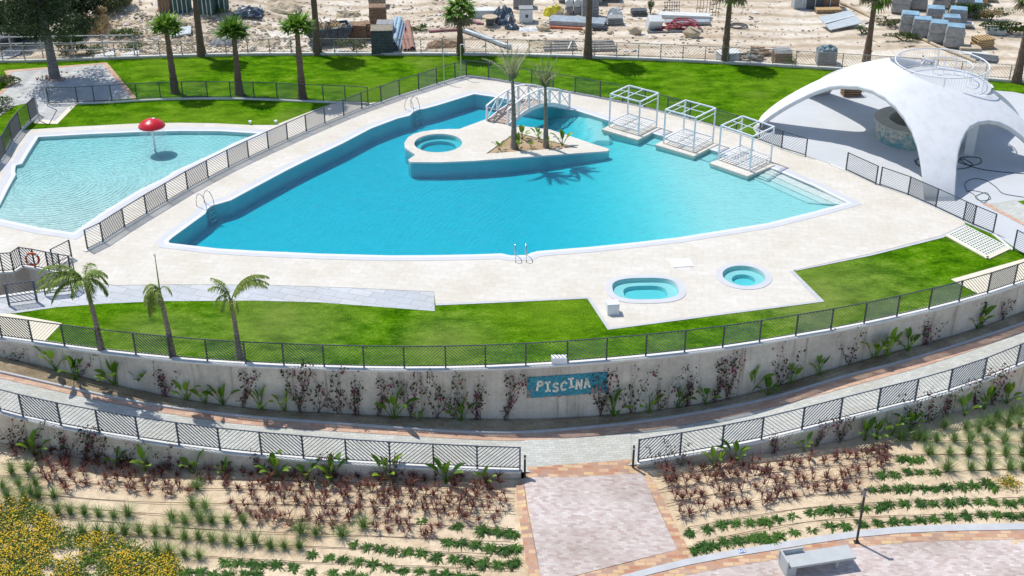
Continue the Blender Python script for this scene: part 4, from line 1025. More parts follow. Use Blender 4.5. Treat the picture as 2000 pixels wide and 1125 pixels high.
for i in range(NT):
    th = 2 * math.pi * i / NT; z0, z1 = zarch(th), rim_z(th)
    for k in range(NZ + 1):
        t = k / NZ; z = z0 + (z1 - z0) * (1 - (1 - t) ** 1.35); rr_ = rz_of(z, th); vs.append((rr_ * math.cos(th), rr_ * math.sin(th), z))
W_ = NZ + 1
fs = [(i * W_ + k, ((i + 1) % NT) * W_ + k, ((i + 1) % NT) * W_ + k + 1, i * W_ + k + 1) for i in range(NT) for k in range(NZ)]
q.add(vs, fs); shell = q.build('shell', M['plaster'], pv, smooth=True)
sm = shell.modifiers.new('thick', 'SOLIDIFY'); sm.thickness = TH; sm.offset = -1
# roof terrace floor + parapet drum
zt_ = 3.32
q = MB(); q.lathe((hc.x, hc.y, 0), [(0, zt_), (hr - .02, zt_), (hr - .02, zt_ - .2), (0, zt_ - .2)], 64); q.build('terrace_floor', M['pavfloor'], pv)
q = MB(); vs = []; n = 96
for i in range(n):
    a = 2 * math.pi * i / n; x, y = hc.x + (hr - .01) * math.cos(a), hc.y + (hr - .01) * math.sin(a); rr_ = math.hypot(x, y); zt2 = HP * max(0, 1 - (rr_ / RP) ** PE) ** (1 / PE)
    vs += [(x, y, zt_), (x, y, zt2 - .03)]
q.add(vs, [(2 * i, 2 * ((i + 1) % n), 2 * ((i + 1) % n) + 1, 2 * i + 1) for i in range(n)]); q.build('parapet', M['plaster'], pv, smooth=True)
rl = thing('roof_railing', (PCx + hc.x, PCy + hc.y, zt_), 'round white tubular railing on top of the white pavilion', 'railing')
RR = 2.52; HT = 1.14
for nm, z, rr_, tk in (('top_ring', HT, RR, .035), ('bottom_ring', .12, RR, .02)):
    q = MB(); q.tube([(rr_ * math.cos(t / 72 * 2 * math.pi), rr_ * math.sin(t / 72 * 2 * math.pi), z) for t in range(73)], tk, 8, cap=False); q.build(nm, M['white'], rl, smooth=True)
q = MB()
for k in range(110):
    a = k / 110 * 2 * math.pi; q.beam((RR * math.cos(a), RR * math.sin(a), .12), (RR * math.cos(a), RR * math.sin(a), HT), .012, .012)
q.build('bars', M['white'], rl)
for k in range(6):
    a = k / 6 * 2 * math.pi + .3; q = MB(); q.tube([(RR * math.cos(a), RR * math.sin(a), 0), (RR * math.cos(a), RR * math.sin(a), HT)], .025, 8); q.build('post', M['white'], rl)
q = MB(); ri = 1.3; q.tube([(ri * math.cos(t / 40 * 2 * math.pi) + .5, ri * math.sin(t / 40 * 2 * math.pi) + .3, .95) for t in range(-6, 14)], .03, 8); q.build('inner_rail', M['white'], rl, smooth=True)
for k in range(7):
    a = (k * 3 - 6) / 40 * 2 * math.pi; q = MB(); q.tube([(ri * math.cos(a) + .5, ri * math.sin(a) + .3, 0), (ri * math.cos(a) + .5, ri * math.sin(a) + .3, .95)], .02, 6); q.build('post', M['white'], rl)
# bar counter
bc = G(1785, 233, 1.1); r = thing('bar_counter', (bc.x, bc.y, .01), 'round beige bar counter with a painted mosaic front inside the pavilion', 'bar')
mos, nn, bs = newmat('painted_mosaic_front', .6, .3)
ge_ = N(nn, 'ShaderNodeNewGeometry'); vo = N(nn, 'ShaderNodeTexVoronoi'); vo.inputs['Scale'].default_value = 7; nn.links.new(ge_.outputs['Position'], vo.inputs['Vector'])
c_ = ramp(nn, vo.outputs['Color'], [(.2, (.25, .33, .33)), (.5, (.62, .58, .45)), (.8, (.50, .50, .42))]); blot = noise(nn, .9, 4, .6)
c_ = mix(nn, ramp(nn, blot, [(.47, (0, 0, 0)), (.55, (.8, .8, .8))]), c_, (.12, .34, .36)); blot2 = noise(nn, 1.7, 3, .6, stretch=(1, 1, .6)); c_ = mix(nn, ramp(nn, blot2, [(.58, (0, 0, 0)), (.64, (.9, .9, .9))]), c_, (.58, .36, .28)); nn.links.new(c_, bs.inputs['Base Color'])
mbe = mplain('beige_stone_counter', (.50, .47, .40), .6, .3)
q = MB(); q.lathe((0, 0, 0), [(2.05, 0), (2.05, 1.0)], 64); q.build('mosaic_front', mos, r, smooth=True)
q = MB(); q.lathe((0, 0, 0), [(2.2, 1.0), (2.2, 1.1), (1.35, 1.1), (1.35, 1.0), (2.2, 1.0)], 64); q.build('counter_top', mbe, r)
q = MB(); q.lathe((0, 0, 0), [(1.4, 1.0), (1.4, 0)], 64); q.build('inner_wall', mbe, r, smooth=True)
for k in range(3):
    a = 2.4 + k * .5; q = MB(); q.box((1.385 * math.cos(a), 1.385 * math.sin(a), .7), (.04, .14, .14), a); q.build('socket', M['fence'], r)
# low white utility block with louvred door seen through the right arch
p = G(1893, 293); r = thing('service_unit', p, 'white service cupboard with small grilles behind the right arch of the pavilion', 'cupboard')
MB().box((0, 0, 1.1), (1.6, .5, 2.2), R(70)).build('cabinet_body', M['plaster'], r)
for z in (.9, 1.3, 1.7): MB().box((-.1, -.28, z), (.02, .16, .1), R(160)).build('grille', M['kerb'], r)
# brown crate behind the pavilion
p = G(1661, 186); r = thing('timber_crate', p, 'brown timber crate on the plaza behind the pavilion', 'crate'); mwd = mplain('weathered_brown_wood', (.26, .17, .11), .8, .2, var=.25, scale=4); M['wood'] = mwd
for k in range(4): MB().box((0, 0, .08 + k * .16), (1.1, .7, .11), R(5)).build('plank_layer', mwd, r)
MB().tube([(.5, -.2, 0), (.7, -.2, .55), (.8, 0, .2)], .03, 6).build('bent_strap', M['darkmetal'], r)
# hoses on the plaza
mh = mplain('dark_green_hose', (.03, .07, .075), .5, .4)
def hose(pts, rad, mat, label, name='garden_hose', zf=lambda x, y: .03, cat='hose', closed=False):
    P = [G(a, b, .03).to_2d() for a, b in pts]; C = cr(P, .15)
    q = MB(); q.tube([(p.x, p.y, zf(p.x, p.y)) for p in C], rad, 5); return tag(q.build(name, mat, smooth=True, loc=(P[0].x, P[0].y, 0)), label, cat)
hose([(1786, 312), (1792, 322), (1808, 318), (1802, 310), (1790, 312), (1800, 326), (1870, 330), (1900, 322), (1880, 310), (1872, 316), (1895, 323), (1915, 318), (1912, 308), (1880, 307), (1876, 312), (1900, 326), (1950, 335), (2040, 342)], .025, mh, 'long dark hose lying in loops in the shade under the pavilion')
hose([(1888, 372), (1885, 358), (1900, 349), (1925, 352), (1945, 365), (1960, 378), (2000, 385)], .018, mh, 'thin dark hose curving across the plaza edge near the right arch')
hose([(1888, 374), (1900, 372), (1925, 378), (1935, 388), (1915, 392), (1905, 384), (1925, 376), (1932, 384), (1920, 396), (1900, 378), (1890, 374)], .015, mh, 'tangled cable heap at the sunlit edge of the pavilion plaza', 'cable_heap', cat='cable')
# ================================================================ PALMS AND TREES
def trunk_mb(h, r0, r1, lean=(0, 0), flare=.12, n=10, rough=.08):
    q = MB(); K = 22; pts = []; rs = []
    for i in range(K + 1):
        t = i / K; pts.append((lean[0] * t * t * h, lean[1] * t * t * h, h * t - .1 * (t == 0))); rs.append((r0 + (r1 - r0) * t) * (1 + flare * math.exp(-t * 9) * 3) * (1 + random.uniform(-rough, rough)))
    q.tube(pts, rs, n); return q
def fan_leaf(q, base, d, pet, rad, m=0, nseg=11, droop=.25):
    d = Vector(d).normalized(); tip = Vector(base) + d * pet
    sd = d.cross(Vector((0, 0, 1)));
    if sd.length < .05: sd = Vector((1, 0, 0))
    sd.normalize(); up = sd.cross(d).normalized()
    q.beam(base, tip, .03, .02, m)
    for k in range(nseg):
        a = (k / (nseg - 1) - .5) * R(190); v = (d * math.cos(a) + sd * math.sin(a) + up * (.12 - .25 * abs(a) / 1.6)).normalized()
        q.blade(tip, v, rad * random.uniform(.85, 1.05), rad * .30, droop * 1.5, 2, m)
def washingtonia(h, crown_r=.95, nleaf=26, droopy=False, short=True):
    root = thing('fan_palm', (0, 0, 0), 'x', 'palm tree')
    trunk_mb(h, .25 if h < 5 else .27, .14, (random.uniform(-.01, .01), 0), .10, 10, .10).build('trunk', M['palmtrunk'], root, smooth=False)
    q = MB(); top = Vector((0, 0, h - .05))
    for k in range(nleaf):
        a = k * 2.399; el = (.15 + 1.15 * (k / nleaf)) if short else (-.7 + 2.0 * (k / nleaf)); 
        d = Vector((math.cos(a) * math.cos(el), math.sin(a) * math.cos(el), math.sin(el)))
        fan_leaf(q, top, d, crown_r * random.uniform(.35, .6), crown_r * random.uniform(.5, .65), 1 if (droopy and el < .1 and random.random() < .6) else 0, 10, .5 if droopy else .2)
    q.build('crown', [M['fan'], M['fan_dry']], root); return root
fp = [(342, 181, 3.95, 'short clipped fan palm behind the small pool, left of three', 0, 'short fan palms on the back lawn'), (468, 184, 3.75, 'short clipped fan palm behind the small pool, middle of three', 0, 'short fan palms on the back lawn'), (591, 192, 4.3, 'short clipped fan palm behind the small pool, right of three', 0, 'short fan palms on the back lawn'),
      (394, 109, 5.6, 'tall fan palm trunk by the back railing, between the two left short palms', 2, None), (621, 106, 5.4, 'tall fan palm trunk by the back railing in front of the skip', 2, None), (899, 107, 2.95, 'fan palm with drooping half dry crown by the back railing behind the bridge', 1, None),
      (1148, 113, 6.2, 'tall fan palm trunk by the back railing in front of the orange beam', 2, None), (1415, 122, 4.9, 'tall leaning fan palm by the back railing beside the black hose ring', 2, None), (1692, 119, 4.7, 'tall fan palm behind the left shoulder of the white pavilion', 2, None), (1985, 161, 5.6, 'tall fan palm trunk at the right edge behind the pavilion', 2, None)]
for x, y, h, lb, ty, grp in fp:
    random.seed(x); p = G(x, y)
    o = washingtonia(h, 1.35 if ty == 0 else 1.45, 28 if ty == 0 else 30, droopy=ty > 0, short=ty == 0); o.location = p; o['label'] = lb
    o['group'] = 'fan palms round the back lawn'
def frond(q, base, yaw, el, L, droop, m=0, nl=26, ll=.5, wd=.045, hang=.7, dense=True):
    """feather palm frond: arching rachis and leaflets on both sides"""
    p = Vector(base); d = Vector((math.cos(yaw) * math.cos(el), math.sin(yaw) * math.cos(el), math.sin(el))); st = L / nl; pts = [p.copy()]
    for i in range(nl):
        d = (d + Vector((0, 0, -droop / nl))).normalized(); p = p + d * st; pts.append(p.copy())
        if i > 2:
            sd = d.cross(Vector((0, 0, 1))); 
            if sd.length < .1: sd = Vector((-math.sin(yaw), math.cos(yaw), 0))
            sd.normalize(); f = math.sin(math.pi * min(1, (i / nl) * .85 + .15)) ** .5
            for s in (-1, 1):
                v = (sd * s + d * random.uniform(.35, .7) + Vector((0, 0, random.uniform(-.15, .25)))).normalized()
                q.blade(p, v, ll * f * random.uniform(.8, 1.1), wd, hang * 1.4, 2, m)
                if dense: q.blade(p + d * st * .5, (v + Vector((0, 0, random.uniform(-.5, .5)))).normalized(), ll * f * random.uniform(.7, 1.0), wd, hang * 1.4, 2, m)
    q.tube(pts, [.028 * (1 - .8 * i / nl) for i in range(nl + 1)], 4, m)
def feather_palm(name, h, r0, r1, fr, lean, label, mat, trunk='youngtrunk', spear=0, ll=.5, wd=.045):
    root = thing(name, (0, 0, 0), label, 'palm tree'); trunk_mb(h, r0, r1, lean, .10, 9, .05).build('trunk', M[trunk], root, smooth=True)
    q = MB(); top = (lean[0] * h, lean[1] * h, h - .05)
    for (yaw, el, L, dr) in fr: frond(q, top, yaw, el, L, dr, ll=ll, nl=int(L * 13), wd=wd)
    if spear: q.tube([top, (top[0] + .02, top[1], h + spear)], [.05, .02], 5); [q.blade((top[0] + .02, top[1], h + spear - .05), (math.cos(a), math.sin(a), 1.6), .22, .06, 0, 2) for a in (0, 1.5, 3, 4.5)]
    q.build('crown', mat if isinstance(mat, list) else M[mat], root); return root
random.seed(3)
def leanof(bx, by, tx, ty, h): 
    b0 = G(bx, by); t0 = G(tx, ty, h); return ((t0.x - b0.x) / h, (t0.y - b0.y) / h)
# three young palms of the front lawn
o = feather_palm('feather_palm', 3.3, .13, .075, [(R(178), .75, 2.5, 1.7), (R(172), .95, 2.5, 1.9), (R(188), .6, 2.4, 1.5), (R(200), .9, 2.0, 2.2), (R(160), .8, 2.0, 2.0), (R(183), .4, 2.1, 1.9), (R(20), 1.2, 1.2, 2.6), (R(-50), 1.1, 1.2, 2.8), (R(80), 1.3, 1.2, 2.6), (R(300), .8, 1.2, 3.0), (R(240), .9, 1.2, 2.6), (R(0), .8, 1.3, 3.0), (R(40), .9, 1.3, 2.8), (R(330), 1.3, 1.3, 2.4)], (-.05, 0), 'young palm with a long mass of fronds leaning left over the stairs', 'frond', ll=.5, wd=.055); o.location = G(198, 684); [q_ for q_ in o.children if q_.name.startswith('crown')][0].scale = (.88, .88, 1.0)
o = feather_palm('feather_palm', 3.15, .13, .075, [(R(175), .7, 1.3, 3.0), (R(190), .4, 1.4, 3.0), (R(160), .8, 1.2, 2.6), (R(215), .5, 1.4, 3.2), (R(230), .3, 1.4, 2.6), (R(250), .7, 1.2, 3.0), (R(140), .8, 1.0, 2.4), (R(20), 1.1, .8, 3.0), (R(195), .2, 1.2, 2.2), (R(205), .9, 1.3, 2.8), (R(170), 1.0, 1.2, 2.4), (R(270), .8, 1.0, 3.0)], (-.05, 0), 'young palm with a drooping crown and one bare spear pointing up', 'frond', spear=1.5, ll=.48, wd=.055); o.location = G(337, 696); [q_ for q_ in o.children if q_.name.startswith('crown')][0].scale = (.70, .70, 1.0)
o = feather_palm('feather_palm', 2.75, .13, .07, [(R(10), 1.05, 2.7, 1.7), (R(5), 1.0, 2.6, 1.7), (R(15), 1.1, 2.4, 1.8), (R(0), 1.0, 2.5, 1.75), (R(170), 1.2, 1.5, 1.5), (R(185), 1.15, 1.5, 1.9), (R(150), 1.25, 1.4, 1.9), (R(280), .6, .8, 2.5), (R(230), .9, 1.0, 2.6), (R(320), .8, .8, 2.5), (R(190), 1.0, 1.2, 2.4)], (-.03, 0), 'young palm with one long frond arching right above the blue-grey path', 'frond', ll=.48, wd=.055); o.location = G(468, 698); [q_ for q_ in o.children if q_.name.startswith('crown')][0].scale = (.68, .68, 1.0)
# two palms of the island, fronds tied upwards
fa = [(k * 2.399, 1.15 + .35 * random.random(), random.uniform(1.6, 2.5), random.uniform(.2, .9)) for k in range(12)]
o = feather_palm('island_palm', 3.9, .17, .09, fa + [(R(130), 1.1, 2.6, 1.1), (R(190), 1.15, 2.3, 1.3)], (-.02, .0), 'taller wispy palm in the island planter, next to the bridge', 'frond_grey', ll=.32, wd=.028); o.location = G(1004, 289, .02)
fa = [(k * 2.399, 1.1 + .4 * random.random(), random.uniform(1.3, 2.2), random.uniform(.3, 1.4)) for k in range(14)]
o = feather_palm('island_palm', 3.4, .15, .08, fa, (-.02, .0), 'greyer wispy palm in the middle of the island planter', 'frond_grey', ll=.32, wd=.028); o.location = G(1066, 287, .02)
# ---- bushy crowns
def crown_mb(c, rad, n, size, m=0, q=None, shell=.55, lumps=9):
    q = q or MB(); c = Vector(c); L = []
    for k in range(lumps):
        v = Vector((random.gauss(0, 1), random.gauss(0, 1), random.gauss(0, .8))).normalized() * random.uniform(.35, .8)
        L.append((Vector((v.x * rad[0], v.y * rad[1], v.z * rad[2])), random.uniform(.28, .48)))
    for k in range(n):
        o, rr_ = random.choice(L); v = Vector((random.gauss(0, 1), random.gauss(0, 1), random.gauss(0, 1))).normalized() * rr_ * random.uniform(shell, 1) ** .5
        q.leaf(c + o + Vector((v.x * rad[0], v.y * rad[1], v.z * rad[2])), size * random.uniform(.6, 1.3), m, .45)
    return q
def tree(name, p, h, crown_c, crown_r, n, size, mat, label, cat='tree', r0=.16, tmat='pinetrunk', limbs=5, group=None):
    root = thing(name, p, label, cat, group); q = MB(); trunk_mb_ = trunk_mb(h, r0, r0 * .4, (0, 0), .1, 8, .05); 
    for k in range(limbs):
        z = h * random.uniform(.45, .95); a = random.uniform(0, 6.28); l = crown_r[0] * random.uniform(.4, .8)
        trunk_mb_.tube([(0, 0, z), (math.cos(a) * l * .5, math.sin(a) * l * .5, z + l * .25), (math.cos(a) * l, math.sin(a) * l, z + l * .4)], [r0 * .35, r0 * .25, r0 * .1], 5)
    trunk_mb_.build('trunk', M[tmat], root, smooth=True)
    crown_mb(crown_c, crown_r, n, size, lumps=14).build('crown', M[mat], root); return root
random.seed(11)
# pine with a clear trunk standing in the paved corner
root = thing('pine_tree', G(107, 151), 'tall pine tree with a bare grey trunk standing in the paved corner at top left', 'tree'); q = trunk_mb(9.5, .30, .12, (-.02, 0), .10, 10, .05)
for k in range(16):
    z = 3.4 + k * .38; a = k * 2.4; l = random.uniform(1.2, 2.6) * (1 - .4 * k / 16); q.tube([(-.1, 0, z), (math.cos(a) * l * .5, math.sin(a) * l * .5, z + l * .18), (math.cos(a) * l, math.sin(a) * l, z + l * .2)], [.09, .06, .02], 5)
q.build('trunk', M['pinetrunk'], root, smooth=True)
q = MB()
for k in range(80):
    z = 2.7 + k * .085; a = k * 2.4 + random.uniform(-.4, .4); l = random.uniform(.25, 2.9) * (1 - .35 * k / 80)
    c = Vector((math.cos(a) * l, math.sin(a) * l, z + .2))
    for j in range(150):
        v = Vector((random.gauss(0, .40), random.gauss(0, .40), random.gauss(0, .18))); q.leaf(c + v, random.uniform(.08, .19), 0, .35)
q.build('crown', M['pine'], root)
# clay mulch at its foot
p0 = G(107, 151); q = MB()
for k in range(70):
    a = random.uniform(0, 6.28); d = random.uniform(.2, 1.25); s_ = random.uniform(.08, .2); q.rock((p0.x + d * math.cos(a), p0.y + d * .8 * math.sin(a), .03), (s_, s_, s_ * .6))
tag(q.build('mulch', mplain('terracotta_mulch', (.42, .24, .17), .9, .1, var=.25, scale=5)), kind='stuff')
# trees and bushes of the gully, top left
for i, (x, y, h, cr_, n, sz, mt, lb) in enumerate([
    (22, 78, 3.6, (2.2, 2.0, 1.7), 4200, .13, 'pine', 'dark evergreen at the far left edge beyond the rail fence'),
    (78, 62, 3.8, (2.2, 2.0, 1.7), 4200, .13, 'pine', 'dark evergreen directly behind the pine trunk'),
    (158, 52, 3.8, (2.0, 1.8, 1.7), 3600, .12, 'pine', 'dark evergreen behind the bright green bush'),
    (215, 30, 3.4, (1.8, 1.6, 1.4), 2600, .12, 'olive', 'grey green small tree above the dry grass slope'),
    (-40, 20, 7.0, (3.2, 3.0, 2.6), 5200, .16, 'pine', 'dark evergreen tree at the far top left corner beyond the gully'),
    (40, -20, 6.5, (3.0, 3.0, 2.6), 5200, .16, 'pine', 'dark evergreen tree behind the pine, beyond the gully path'),
    (118, -12, 6.0, (2.8, 2.6, 2.4), 4800, .15, 'pine', 'dark evergreen tree right behind the pine crown'),
    (185, -28, 5.5, (2.4, 2.2, 2.3), 3800, .15, 'pine', 'dark evergreen tree at the top edge, right of the pine'),
    (250, -30, 4.5, (2.2, 2.0, 1.9), 2600, .13, 'olive', 'olive green tree at the top edge left of the rubble mound')]):
    tree('evergreen_tree', Vector((*G(x, y, 0).to_2d(), -.6)), h, (0, 0, h * .62), cr_, n, sz, mt, lb, r0=.18)
def bush(name, p, rad, n, size, mat, label, cat='bush', group=None):
    root = thing(name, p, label, cat, group); q = MB()
    for k in range(7): a = random.uniform(0, 6.28); q.tube([(0, 0, 0), (rad[0] * .3 * math.cos(a), rad[1] * .3 * math.sin(a), rad[2] * .8), (rad[0] * .7 * math.cos(a), rad[1] * .7 * math.sin(a), rad[2] * 1.4)], [.03, .02, .008], 4)
    q.build('stems', M['stem'], root); crown_mb((0, 0, rad[2]), rad, n, size).build('foliage', M[mat], root); return root
for x, y, rad, n, sz, mt, lb in [
    (130, 108, (1.3, 1.2, 1.0), 2600, .08, 'bush', 'bright green bush between the pine trunk and the sandy slope'),
    (150, 72, (1.4, 1.2, 1.0), 2200, .09, 'pine', 'dark green bush above the bright bush, by the gully'),
    (60, 78, (1.2, 1.0, .8), 1300, .09, 'olive', 'dull olive bush left of the pine trunk beyond the rail fence'),
    (185, 52, (1.4, 1.2, .8), 1500, .09, 'dry', 'rust brown dry bush at the head of the sandy slope'),
    (205, 28, (1.5, 1.2, 1.1), 1800, .1, 'olive', 'grey green bush at the top left of the rubble mound'),
    (246, 75, (1.2, .7, .35), 1000, .07, 'bush', 'low green weeds on the left part of the rubble mound'),
    (236, 14, (1.4, .9, .8), 1300, .08, 'olive', 'loose green bush at the top of the rubble mound'),
    (178, 104, (.9, .6, .4), 700, .07, 'bush', 'low green bush behind the back railing, left end'),
    (268, 100, (.9, .5, .4), 800, .06, 'bush', 'small green weeds behind the back railing by the white slabs'),
    (420, 28, (.8, .5, .3), 500, .06, 'bush', 'small green weeds beside the green netting crates'),
    (690, 100, (1.2, .6, .55), 1500, .06, 'olive', 'feathery green weeds behind the back railing beside the white pallet'),
    (820, 60, (.9, .6, .25), 600, .06, 'bush', 'low green weed patch beside the rusty pipes'),
    (1270, 28, (.3, .3, .7), 400, .07, 'olive', 'small upright green plant behind the white cabinet'),
    (1210, 113, (.8, .2, .15), 300, .05, 'bush', 'low weeds at the foot of the back railing behind the bridge end'),
    (1545, 128, (.5, .3, .35), 400, .05, 'bush', 'small green weed against the lattice stack'),
    (1683, 66, (.5, .4, .35), 400, .06, 'bush', 'dark green weed beside the tilted board panel'),
    (1735, 50, (1.3, .7, .35), 800, .07, 'olive', 'dry olive weeds left of the wrapped block pallets'),
    (1765, 80, (1.7, .5, .3), 1100, .06, 'bush', 'green weeds along the track below the wrapped block pallets'),
    (1905, 38, (2.6, .6, .6), 2200, .08, 'bush', 'green hedge bank left part, beyond the wrapped block pallets'),
    (1975, 66, (2.8, .6, .5), 2200, .08, 'bush', 'green hedge bank right part, at the right edge'),
    (1935, 40, (.9, .5, .5), 700, .08, 'dry', 'brown dry bush in the hedge bank at top right'),
    (-10, 215, (1.6, 1.8, .25), 1500, .07, 'bush', 'low green shrub bed at the left edge below the paved corner'),
    (8, 165, (1.0, .9, .35), 1400, .07, 'olive', 'pale silvery bush at the left edge of the paved corner')]:
    bush('shrub', Gf(x, y, zfar if y < 112 else (lambda a, b: 0.0)), rad, n, sz, mt, lb)
q = MB()
def tuft(q, c, n, L, wd, sp=.35, droop=.9, m=0, seg=3):
    for k in range(n):
        a = random.uniform(0, 6.28); s_ = random.uniform(.05, 1) * sp
        q.blade((c[0] + random.uniform(-.05, .05), c[1] + random.uniform(-.05, .05), c[2]), (math.cos(a) * s_, math.sin(a) * s_, 1), L * random.uniform(.6, 1.1), wd, droop, seg, m)
for x, y, lb in ((195, 70, 'tall straw coloured dry grass clump on the sandy slope'), (203, 58, 'straw coloured dry grass clump higher up the sandy slope')):
    q = MB(); tuft(q, (0, 0, 0), 240, 1.5, .03, .8, 1.2); o = q.build('grass_clump', M['dry'], loc=(0, 0, 0)); o.location = Gf(x, y, zfar); tag(o, lb, 'grass')
# plain gully path and left slope
# ================================================================ PLANTS AT THE WALLS
def paddle(q, base, a, L, el, wd, m=0):
    """petiole and a broad folded blade"""
    d = Vector((math.cos(a) * math.cos(el), math.sin(a) * math.cos(el), math.sin(el))); b = Vector(base); t = b + d * L * .55; q.tube([b, t], [.018, .012], 4, m)
    sd = d.cross(Vector((0, 0, 1))).normalized(); K = 6; dd = d.copy(); p = t.copy(); o = len(q.v); bl = L * .55
    for i in range(K + 1):
        w_ = wd * math.sin(math.pi * min(.97, .06 + .94 * i / K)) ** .7 / 2; up = sd.cross(dd).normalized() * w_ * .35
        q.v += [tuple(p - sd * w_ + up), tuple(p), tuple(p + sd * w_ + up)]; dd = (dd + Vector((0, 0, -.16))).normalized(); p = p + dd * bl / K
    for i in range(K):
        for j in (0, 1): q.f.append((o + 3 * i + j, o + 3 * i + j + 1, o + 3 * i + j + 4, o + 3 * i + j + 3)); q.m.append(m)
def bop(nl, hgt, seed):
    random.seed(seed); q = MB()
    for k in range(nl):
        a = k * 2.399 + random.uniform(-.4, .4); paddle(q, (random.uniform(-.05, .05), random.uniform(-.05, .05), 0), a, hgt * random.uniform(.7, 1.1), random.uniform(.85, 1.45), hgt * random.uniform(.18, .26))
    return q
bopm = []
for s_ in range(5): o = bop(6 + s_ % 3 * 2, 1.0, s_ + 50).build('broad_leaf_plant', M['paddle']); bopm.append(o)
used = [False] * 5
def putplant(protos, flags, loc, rz, scale, label, cat, group, i):
    k = i % len(protos)
    if not flags[k]: o = protos[k]; flags[k] = True
    else: o = protos[k].copy(); col.objects.link(o)
    o.location = loc; o.rotation_euler = (0, 0, rz); o.scale = (scale,) * 3 if not isinstance(scale, tuple) else scale; tag(o, label, cat, group); return o
ONES = 'first second third fourth fifth sixth seventh eighth ninth tenth eleventh twelfth thirteenth fourteenth fifteenth sixteenth seventeenth eighteenth nineteenth'.split()
TENS = {2: 'twent', 3: 'thirt', 4: 'fort', 5: 'fift', 6: 'sixt', 7: 'sevent', 8: 'eight', 9: 'ninet'}
def ordn(n):
    if n > 99: return 'last but %s' % ordn(n - 98)
    if n < 20: return ONES[n - 1]
    return TENS[n // 10] + ('ieth' if n % 10 == 0 else 'y-' + ONES[n % 10 - 1])
upp = [(107, 722, 1.2), (148, 742, 1.2), (225, 752, 1.25), (278, 757, 1.2), (365, 782, 1.0), (400, 788, 1.0), (435, 793, 1.0), (510, 800, 1.1), (556, 803, 1.15), (770, 818, 1.3), (900, 823, 1.0), (1197, 812, 1.2), (1268, 806, 1.25), (1325, 798, 1.1), (1377, 790, 1.1), (1466, 765, 1.2), (1545, 750, 1.05), (1600, 733, .9), (1707, 700, 1.2), (1733, 697, 1.2), (1773, 686, 1.0), (1910, 642, 1.2), (1500, 772, .8), (818, 822, .5)]
random.seed(5)
for i, (x, y, s_) in enumerate(sorted(upp)):
    putplant(bopm, used, Gf(x, y, zp, .05), random.uniform(0, 6.28), s_ * 1.05, 'broad-leaved plant at the foot of the tall curved wall, %s from the left' % ordn(i + 1), 'plant', 'broad-leaved plants along the tall wall', i)
lwp = [(68, 890, 1.25), (228, 912, 1.0), (284, 920, 1.2), (378, 925, 1.2), (440, 930, .9), (540, 932, 1.3), (600, 938, 1.2), (648, 940, 1.2), (754, 938, 1.25), (870, 944, 1.25), (945, 944, .85), (1393, 912, 1.2), (1437, 903, 1.2), (1570, 882, .9), (1688, 860, 1.2), (1712, 858, 1.1), (1741, 850, 1.3), (1776, 842, 1.2), (1884, 812, 1.2), (1922, 800, 1.2), (1965, 788, 1.2)]
for i, (x, y, s_) in enumerate(lwp):
    putplant(bopm, used, Gf(x, y, zg, 0), random.uniform(0, 6.28), s_ * .85, 'broad-leaved plant against the low wall above the planted rows, %s from the left' % ordn(i + 1), 'plant', 'broad-leaved plants along the low wall', i + 2)
def creeper(H, wd, seed, dens_=1.0):
    random.seed(seed); q = MB()
    for s_ in range(random.randint(3, 5)):
        p = Vector((random.uniform(-.08, .08), 0, 0)); dx = random.uniform(-1, 1) * wd; pts = [p.copy()]; k = 12
        for i in range(k): p = p + Vector((dx / k + random.uniform(-.05, .05), random.uniform(-.02, .02), H / k * random.uniform(.7, 1.1))); pts.append(p.copy())
        q.tube(pts, [.012 * (1 - .7 * i / k) for i in range(k + 1)], 4, 0)
        for i in range(2, k + 1):
            if random.random() < .38: continue
            mm = 2 if random.random() < .42 else 1
            for j in range(int(random.uniform(2, 9) * dens_)):
                v = Vector((random.gauss(0, .09), random.gauss(-.03, .05), random.gauss(0, .08))); q.leaf(pts[i] + v, random.uniform(.03, .07), mm, .7)
    return q
crm = [creeper(1.6, .8, 90 + k).build('creeper', [M['stem'], M['boug_green'], M['boug']]) for k in range(5)]; usec = [False] * 5
random.seed(8)
uc = [(72, .85), (195, 1.0), (320, 1.05), (475, 1.05), (590, 1.2), (625, 1.2), (665, 1.3), (700, 1.1), (740, 1.0), (805, 1.0), (855, 1.3), (890, 1.1), (935, 1.1), (985, 1.2), (1175, 1.2), (1235, 1.2), (1290, 1.1), (1350, 1.0), (1400, 1.1), (1430, 1.2), (1510, 1.1), (1650, 1.1), (1810, 1.0), (1945, 1.0), (1992, .8)]
for i, (x, s_) in enumerate(uc):
    X = G(x, 790 if 300 < x < 1500 else 700, -2).x
    for _ in range(4): X = G(x, 0, 0).x * 0 + X
    putplant(crm, usec, (X, UY(X) - .10, zp(X) + .05), random.choice((0, math.pi)) * 0, (s_ * random.choice((1, -1)), s_, s_ * min(1.25, (-zp(X)) / 1.75)), 'dark green and magenta creeper on the tall curved wall, %s from the left' % ordn(i + 1), 'climbing plant', 'creepers on the tall wall', i)
lc = [(18, 1.0), (45, .9), (120, 1.0), (155, 1.1), (185, .9), (245, .8), (330, .9), (505, .8), (660, .8), (770, .8), (1290, .8), (1335, .8), (1505, .8), (1590, .9), (1640, .9), (1795, 1.2), (1830, 1.1), (1870, .9), (1945, 1.0), (1985, 1.3)]
for i, (x, s_) in enumerate(lc):
    X = G(x, 900, -2.4).x
    if x > 1500: X = G(x, 830, -2.2).x
    putplant(crm, usec, (X, LY(X) - .25, zL(X)), 0, (s_ * random.choice((1, -1)), s_, s_), 'dark green and magenta creeper on the low wall, %s from the left' % ordn(i + 1), 'climbing plant', 'creepers on the low wall', i)
